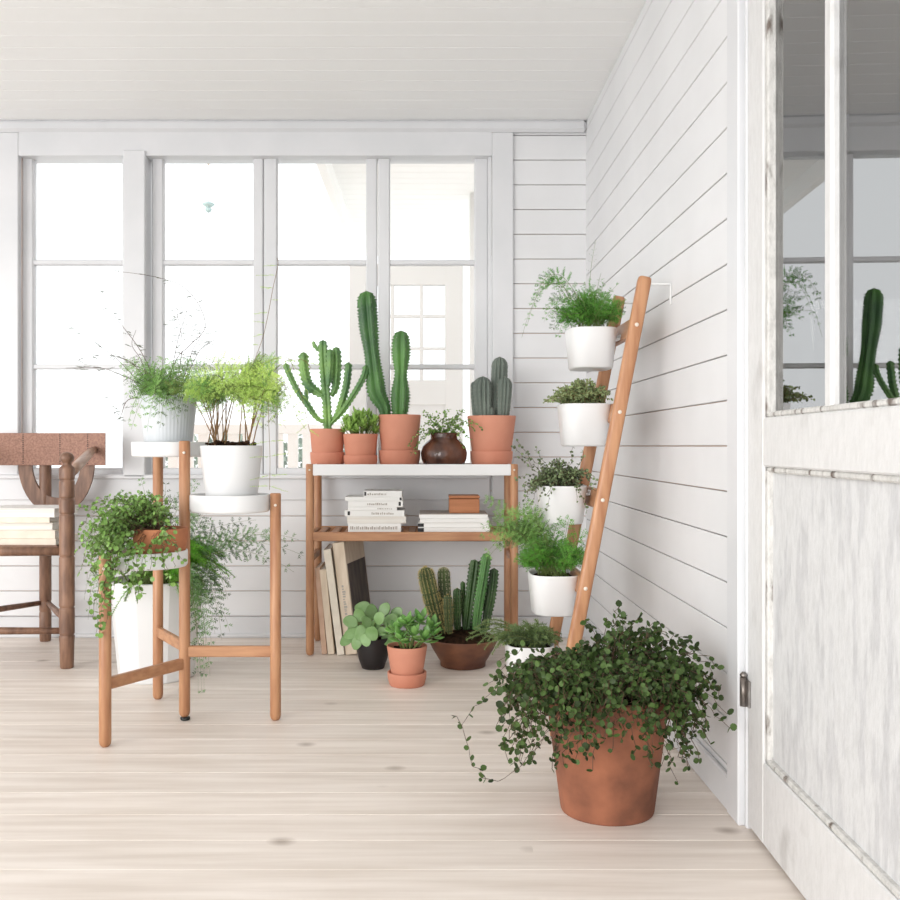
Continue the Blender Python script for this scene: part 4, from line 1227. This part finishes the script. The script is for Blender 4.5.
for (x, y, d, ar) in ((258,428,-.08,.08),(248,422,-.09,.08),(241,412,-.1,.07),(266,430,-.07,.08),(272,424,-.07,.08),(280,418,-.05,.08),(252,415,-.1,.07),(286,428,-.03,.09),(205,405,-.1,.07),(199,414,-.08,.08),(192,406,-.06,.07),(262,420,-.08,.08),(270,412,-.06,.08),(276,425,-.05,.09),(256,405,-.1,.07),(281,405,-.03,.06),(247,398,-.1,.06),(268,396,-.09,.06),(240,392,-.1,.05),(282,385,-.04,.05),(276,372,-.02,.04),(262,362,0,.03),(235,356,0,.03),(215,352,0,.03),(205,360,0,.03),(196,378,-.08,.05),(228,372,-.1,.04),(250,375,-.1,.05),(265,380,-.1,.05)):
    p0 = at(235+rng.uniform(-16,14), 392, YF+rng.uniform(-.05,.02))
    frond(m, p0, at(x, y, YF+d), Vector((0,0,ar)), .052, rng, 15, .1, .012, .0058, .0018, normal=(Vector((0,-.9,.4))+rv(rng,.4)).normalized())
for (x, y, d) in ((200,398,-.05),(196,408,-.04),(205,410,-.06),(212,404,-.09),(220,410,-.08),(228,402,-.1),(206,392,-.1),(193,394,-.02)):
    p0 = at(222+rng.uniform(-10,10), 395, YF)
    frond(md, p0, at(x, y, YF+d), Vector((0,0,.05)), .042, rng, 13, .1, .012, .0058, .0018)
for pts in ([(262,385,0),(284,362,-.02),(303,360,-.02),(311,368,-.02)], [(268,372,0),(284,385,0),(292,402,0),(298,420,0)], [(255,368,0),(285,357,0),(297,380,0),(310,432,0)], [(250,372,0),(262,340,0),(268,315,0),(273,288,0),(278,265,0),(277,258,0)]):
    P_ = smoothpath([at(x,y,YF+d-.02) for x,y,d in pts], .008); ms.tube(P_, .0007, 4)
    for i in range(6, len(P_)-1, 2 if pts[0][0] > 252 else 4):
        sd = rng.choice((-1,1)); up_ = pts[-1][1] < 300
        d_ = Vector((sd*rng.uniform(.5,1), rng.uniform(-.3,.3), rng.uniform(-.1,.15) if up_ else -rng.uniform(.1,.9))).normalized()
        twig(m, P_[i], d_, rng.uniform(.03,.06 if up_ else .045), rng, 8, .010, .0019)
for (x0,y0,x1,y1) in ((264,410,271,500),):
    P_ = smoothpath([at(268,400,YF-.1),at(269,430,YF-.13),at(270,460,YF-.135),at(269.5,490,YF-.135)], .01); ms.tube(P_, .0006, 4)
    for i in (int(len(P_)*.45), int(len(P_)*.62), int(len(P_)*.8), len(P_)-2):
        for sd in (-1,1):
            twig(m, P_[i], Vector((sd,-.2,rng.uniform(-.3,.3))), .05, rng, 9, .010, .0019)
part('stems', ms, M['stem'], t); part('foliage', m, fern_mats('fern_bright','stem_green'), t); part('darker_fronds', md, fern_mats('fern','stem_green'), t)  # md holds the fronds in the darker fern green

# ---- old clay bowl with a trailing creeper on the lowest tray
pc = (X_AT(160,2.695), 2.70)
t = thing('potted_creeper', 'round leaved creeper trailing from an old clay bowl on the stand\'s lowest tray', 'potted plant', (*pc,f3))
m = MB(); z0 = f3+.0003; hb = .561-z0
m.lathe([(.058,0),(.060,.003),(.0705,hb*.55),(.0745,hb*.8),(.0735,hb-.003),(.072,hb),(.067,hb-.001),(.066,hb*.78),(.001,hb*.74)], (*pc,z0), 48)
part('bowl', m, M['claybowl'], t)
part('soil', soil_mb((*pc,z0+hb-.022), .065, .01, rng, 30), M['soil'], t)
ms, ml, m2 = MB(), MB(), MB()
YQ = 2.70
for k in range(92):
    x = 128+rng.gauss(0,22); y = 522+rng.uniform(-28,20)
    if x > 182: x = 150
    if x > 126 and y > 514: y = rng.uniform(494,512)
    p1 = at(x, y, YQ+rng.uniform(-.13,.10))
    sprig(ms, ml, ring(pc,.05,.548), p1, Vector((0,0,.05)), rng, .0047, .0100, .008, .0005, .45, 0, .2)
for k in range(66):
    x = 104+rng.gauss(0,11); y = rng.uniform(530,585); x += (585-y)*.05
    x = min(x, 120)
    p1 = at(x, y, YQ-rng.uniform(-.08,.17))
    sprig(ms, ml, ring((pc[0]-.03,pc[1]),.035,.552), p1, Vector((-.045,-.02,.09)), rng, .0050, .0125, .008, .0005, .4, 0, .25)
for (x, y) in ((106,625),(104,600),(88,603),(92,618),(100,635),(84,560),(80,575),(97,632),(112,596),(110,610),(128,590),(135,598),(124,585),(142,592),(148,580),(88,540),(78,552),(105,590)):
    p1 = at(x, y, 2.54)
    if x > 115: c_ = Vector((-.02,-.06,.04))
    else: c_ = Vector((-.02,-.06,.14))
    sprig(ms, ml, Vector((pc[0]-.02,pc[1]-.055,.553)), p1, c_, rng, .0066, .014, .005, .0005, .3, 0, .3)
for (x, y) in ((166,556),(156,564),(178,548),(182,562),(166,574),(170,585),(150,571),(142,578),(176,531),(168,543),(174,566)):
    p1 = at(x, y, 2.565)
    sprig(ms, ml, Vector((pc[0]+.01,pc[1]-.05,.556)), p1, Vector((0,-.03,.05)), rng, .0066, .017, .004, .0005, .2, 0, .35)
part('stems', ms, M['stem_dark'], t); part('leaves', ml, M['vine'], t)
m = MB()
for (x, y, d) in ((84,540,.05),(80,520,.05),(88,560,.02),(82,585,.02),(86,600,.0),(95,528,.06),(100,515,.08),(94,590,.0),(84,615,0)):
    frond(m, ring(pc,.05,.552)+Vector((-.03,0,0)), at(x, y, YQ+d), Vector((-.02,0,.10)), .03, rng, 14, .35, .009, .0046, .0011)

# ---- big white floor pot with a foxtail fern behind the stand
Y0 = 3.36; pc = (X_AT(157,Y0), Y0)
t = thing('potted_foxtail_fern', 'lush bright green fern in a big white pot on the floor behind the plant stand', 'potted fern', (*pc,0))
mm = MB(); mm.lathe([(.122,0),(.126,.004),(.157,.325),(.159,.332),(.152,.334),(.148,.31),(.001,.30)], (*pc,0), 18, 0, False)
part('pot', mm, M['pot'], t)
part('soil', soil_mb((*pc,.305), .145, .02, rng, 60), M['soil'], t)
m = MB()
for k in range(230):
    a = rng.uniform(0,2*PI); q = rng.uniform(.05,.235); zz = .46-rng.uniform(0,.05)-(1.9*max(0,q-.09))**2*2.0+rng.uniform(-.03,.03)
    if math.sin(a) > .6: q = min(q, .18)
    p1 = Vector((pc[0]+.03+q*1.06*math.cos(a), pc[1]+q*math.sin(a), zz))
    if p1.x < pc[0]-.13: continue
    plume(m, ring(pc,.08,.32), p1, Vector((0,0,.07+q*.35)), rng, 0, .0048, .017, .0019, 0, 1, 5, .2)
part('foliage', m, fern_mats('foxtail','stem_green'), t)
m = MB()
for (x, y, d, ar, w) in ((304,556,.04,.17,.055),(294,572,.0,.18,.05),(299,540,.06,.15,.05),(270,562,.0,.15,.05),(262,545,.08,.13,.05),(250,560,.05,.13,.05),(236,540,.05,.12,.045),(275,535,.1,.12,.05),(224,548,-.05,.12,.045),(284,540,.1,.15,.05),(240,528,.1,.1,.05),(212,520,.05,.08,.045),(256,520,.1,.1,.045),(200,508,.05,.06,.04),(175,495,.08,.05,.05),(198,480,.0,.06,.05),(192,488,-.03,.06,.05),(203,495,-.03,.07,.05),(208,505,-.05,.08,.05),(166,482,.05,.05,.05),(160,500,.0,.05,.05),(200,515,-.08,.08,.05),(186,490,.08,.05,.04),(150,492,.1,.05,.04),(196,500,.0,.06,.05),(165,510,0,.05,.05),(140,475,.1,.03,.03),(120,490,.1,.08,.03)):
    frond(m, ring(pc,.09,.32), at(x, y, Y0+d), Vector((0,0,ar)), w, rng, 15, .3, .014, .0062, .0023, normal=(Vector((0,-.85,.4))+rv(rng,.35)).normalized())
for (x, y, d, ar) in ((208,605,-.16,.2),(220,620,-.15,.22),(228,600,-.1,.2),(200,640,-.17,.26),(212,650,-.18,.26),(222,640,-.15,.25),(196,625,-.18,.24),(204,690,-.19,.34),(210,676,-.19,.32),(198,710,-.2,.36),(206,660,-.18,.3),(215,634,-.17,.24),(230,632,-.12,.22),(200,668,-.19,.3),(192,612,-.18,.22),(202,700,-.2,.35)):
    p0 = Vector((pc[0]+.08+rng.uniform(-.03,.03), Y0-.09, .325))
    p1 = at(x, y, Y0+d-.03)
    frond(m, p0, p1, Vector((.05,-.05,ar*.8)), .044, rng, 15, .35, .014, .0066, .0023, normal=(Vector((0,-1,.1))+rv(rng,.35)).normalized())
for (x, y, d, ar) in ((96,580,.0,.18),(90,560,.05,.16),(84,600,.0,.2),(88,620,-.02,.22),(80,540,.05,.12),(86,525,.1,.1),(96,610,-.05,.2),(92,545,.1,.12),(102,520,.12,.08)):
    frond(m, Vector((pc[0]-.09,Y0-.03,.325)), at(x, y, Y0+d), Vector((-.04,0,ar)), .034, rng, 15, .3, .011, .0058, .0017)
part('fronds', m, fern_mats('leafy','stem_green'), t)

# ================================================================ THE CHAIR
rng = random.Random(8)
RPX, RPY = -1.528, 3.965; FY = 3.485; FXR, FXL = -1.267, -1.789
ch = thing('armchair', 'three legged turned brown wood armchair with a tooled leather back, books on its seat', 'chair', ((FXR+FXL)/2,(FY+RPY)/2,0))
r = .0268
for x in (FXR, FXL):
    zt = .715
    m = MB()
    prof = [(.021,0),(.0235,.004),(.0255,.09),(r,.11)]
    for gz in (.118,.215,.395,.545,.60,.665):
        prof += [(r,gz-.009),(r,gz-.004),(r-.0026,gz-.002),(r-.0026,gz+.002),(r,gz+.004),(r,gz+.009)]
    prof = sorted(prof, key=lambda p: p[1])
    prof += [(r,zt-.012),(r*.93,zt-.006),(r*.7,zt),(r*.55,zt+.006),(r*.62,zt+.012),(r*.88,zt+.019),(r*.95,zt+.029),(r*.8,zt+.040),(r*.45,zt+.047),(.001,zt+.049)]
    m.lathe(prof, (x,FY,0), 26); part('front_leg', m, M['chairwood'], ch)
m = MB(); rr = .0235
prof = [(.020,0),(.022,.004),(rr,.06)]
for gz in (.12,.16): prof += [(rr,gz-.006),(rr-.002,gz-.001),(rr-.002,gz+.001),(rr,gz+.006)]
prof += [(rr,.55),(rr,.80),(rr*.8,.815),(.001,.82)]
m.lathe(prof, (RPX,RPY,0), 24); part('rear_leg', m, M['chairwood'], ch)
m = MB()     # wide leather back, slightly bowed
n = 16; hw = .262; rows = []
for i in range(n+1):
    u = -1+2*i/n; x = RPX+hw*u; y = 3.932-.030*u*u
    rows.append([(x,y-.005,.709),(x,y-.005,.836),(x,y+.004,.837),(x,y+.004,.708)])
m.loft(rows, 0, False)
back = part('backrest', m, M['leather'], ch)
m = MB()
for u in (-.72,-.28,.28,.72):
    for k in range(15):
        x = RPX+hw*u; y = 3.932-.030*u*u-.0052
        m.bbox((x-.002,y-.0012,.714+.0083*k),(x+.002,y+.0005,.718+.0083*k), .0006)
part('stitching', m, M['ink'], back)
m = MB(); cxu = X_AT(57,3.955); rows = []   # curved wooden brace under the back
for i in range(25):
    a = PI+PI*i/24
    co, si = math.cos(a), math.sin(a)
    ax, az, bx_, bz = .152*co, .205*si, .098*co, .138*si
    zb = .716
    rows.append([(cxu+ax,3.944,zb+az),(cxu+bx_,3.944,zb+bz),(cxu+bx_,3.958-.0,zb+bz),(cxu+ax,3.958,zb+az)])
m.loft(rows, 0, False); 
part('back_brace', m, M['chairwood'], ch)
for x, s_ in ((FXR,1),(FXL,-1)):
    a, b_ = Vector((x+s_*.006,FY+.015,.683)), Vector((RPX+s_*.216,3.905,.772))
    m = MB(); m.tube([a, a.lerp(b_,.3)+Vector((0,0,.004)), a.lerp(b_,.7)+Vector((0,0,.004)), b_], [.015,.019,.018,.013], 12); part('arm', m, M['sheenwood'], ch)
    for z0_, z1_, q in ((.155,.165,.0125),(.408,.408,.017)):
        m = MB(); A = Vector((RPX+s_*.016,RPY-.012,z0_)); B_ = Vector((x-s_*.010,FY+.018,z1_)); m.tube([A, A.lerp(B_,.5), B_], [q*.8,q,q*.8], 10); part('side_rail', m, M['chairwood'], ch)
for z, q in ((.131,.0135),(.413,.0185)):
    m = MB(); m.tube([(FXL+.02,FY,z),((FXL+FXR)/2,FY,z),(FXR-.02,FY,z)], [q*.85,q,q*.85], 12); part('front_rail', m, M['chairwood'], ch)
m = MB(); tri_ = [(FXL+.035,FY+.005),(FXR-.035,FY+.005),(RPX+.03,RPY-.035),(RPX-.03,RPY-.035)]
m.loft([[(x,y,.415) for x,y in tri_],[(x,y,.430) for x,y in tri_]], 0, False); part('seat', m, M['leather'], ch)

def fx(p, Y=3.53): return X_AT(p, Y)
z = .4304
seatbooks = [(-16,58,.022,'cream2','lowest book of the stack on the chair seat, off-white and wide'),
             (-12,56,.030,'cream2','thick pale book second from the bottom of the chair seat stack'),
             (-18,52,.026,'paper','book in the middle of the chair seat stack, pale with loose page edges'),
             (-14,50,.020,'cream2','pale thin book just under the top book on the chair seat'),
             (-20,57,.032,'card','white book lying on top of the stack on the chair seat')]
for i, (a, b_, h, cv, lb) in enumerate(seatbooks):
    book('book', lb, 'book', fx(a), fx(b_), 3.525+rng.uniform(0,.012), 3.72+rng.uniform(-.01,.03), z, z+h, M[cv], 'books on the chair seat', 'left' if i in (2,4) else 'front', rng.uniform(-.05,.03), None, rng)
    z += h+.0003

# ================================================================ CAMERA AND LIGHT
cam = bpy.data.cameras.new('camera'); co = bpy.data.objects.new('camera', cam); COL.objects.link(co)
co.location = (0,0,EYE); co.rotation_euler = (PI/2,0,0)
cam.sensor_width = 36; cam.lens = F/900*36; cam.shift_x = (450-VX)/900; cam.shift_y = (VY-450)/900
cam.clip_start = .05; cam.clip_end = 60
SC.camera = co
w = bpy.data.worlds.new('sky'); SC.world = w; w.use_nodes = True
bg = w.node_tree.nodes['Background']; bg.inputs[0].default_value = (.97,.985,1,1); bg.inputs[1].default_value = WORLD
def sun(name, d, e, angle, col=(1,.985,.965)):
    l = bpy.data.lights.new(name, 'SUN'); l.energy = e; l.angle = math.radians(angle); l.color = col
    o = bpy.data.objects.new(name, l); COL.objects.link(o); o.rotation_euler = Vector(d).to_track_quat('-Z','Y').to_euler(); o.location = (-3,0,3)
sun('sun', SUN_D, SUN_E, SUN_A)
vs = SC.view_settings
vs.view_transform = 'Standard'; vs.look = 'None'; vs.gamma = 1; vs.use_curve_mapping = False; vs.exposure = EXPO
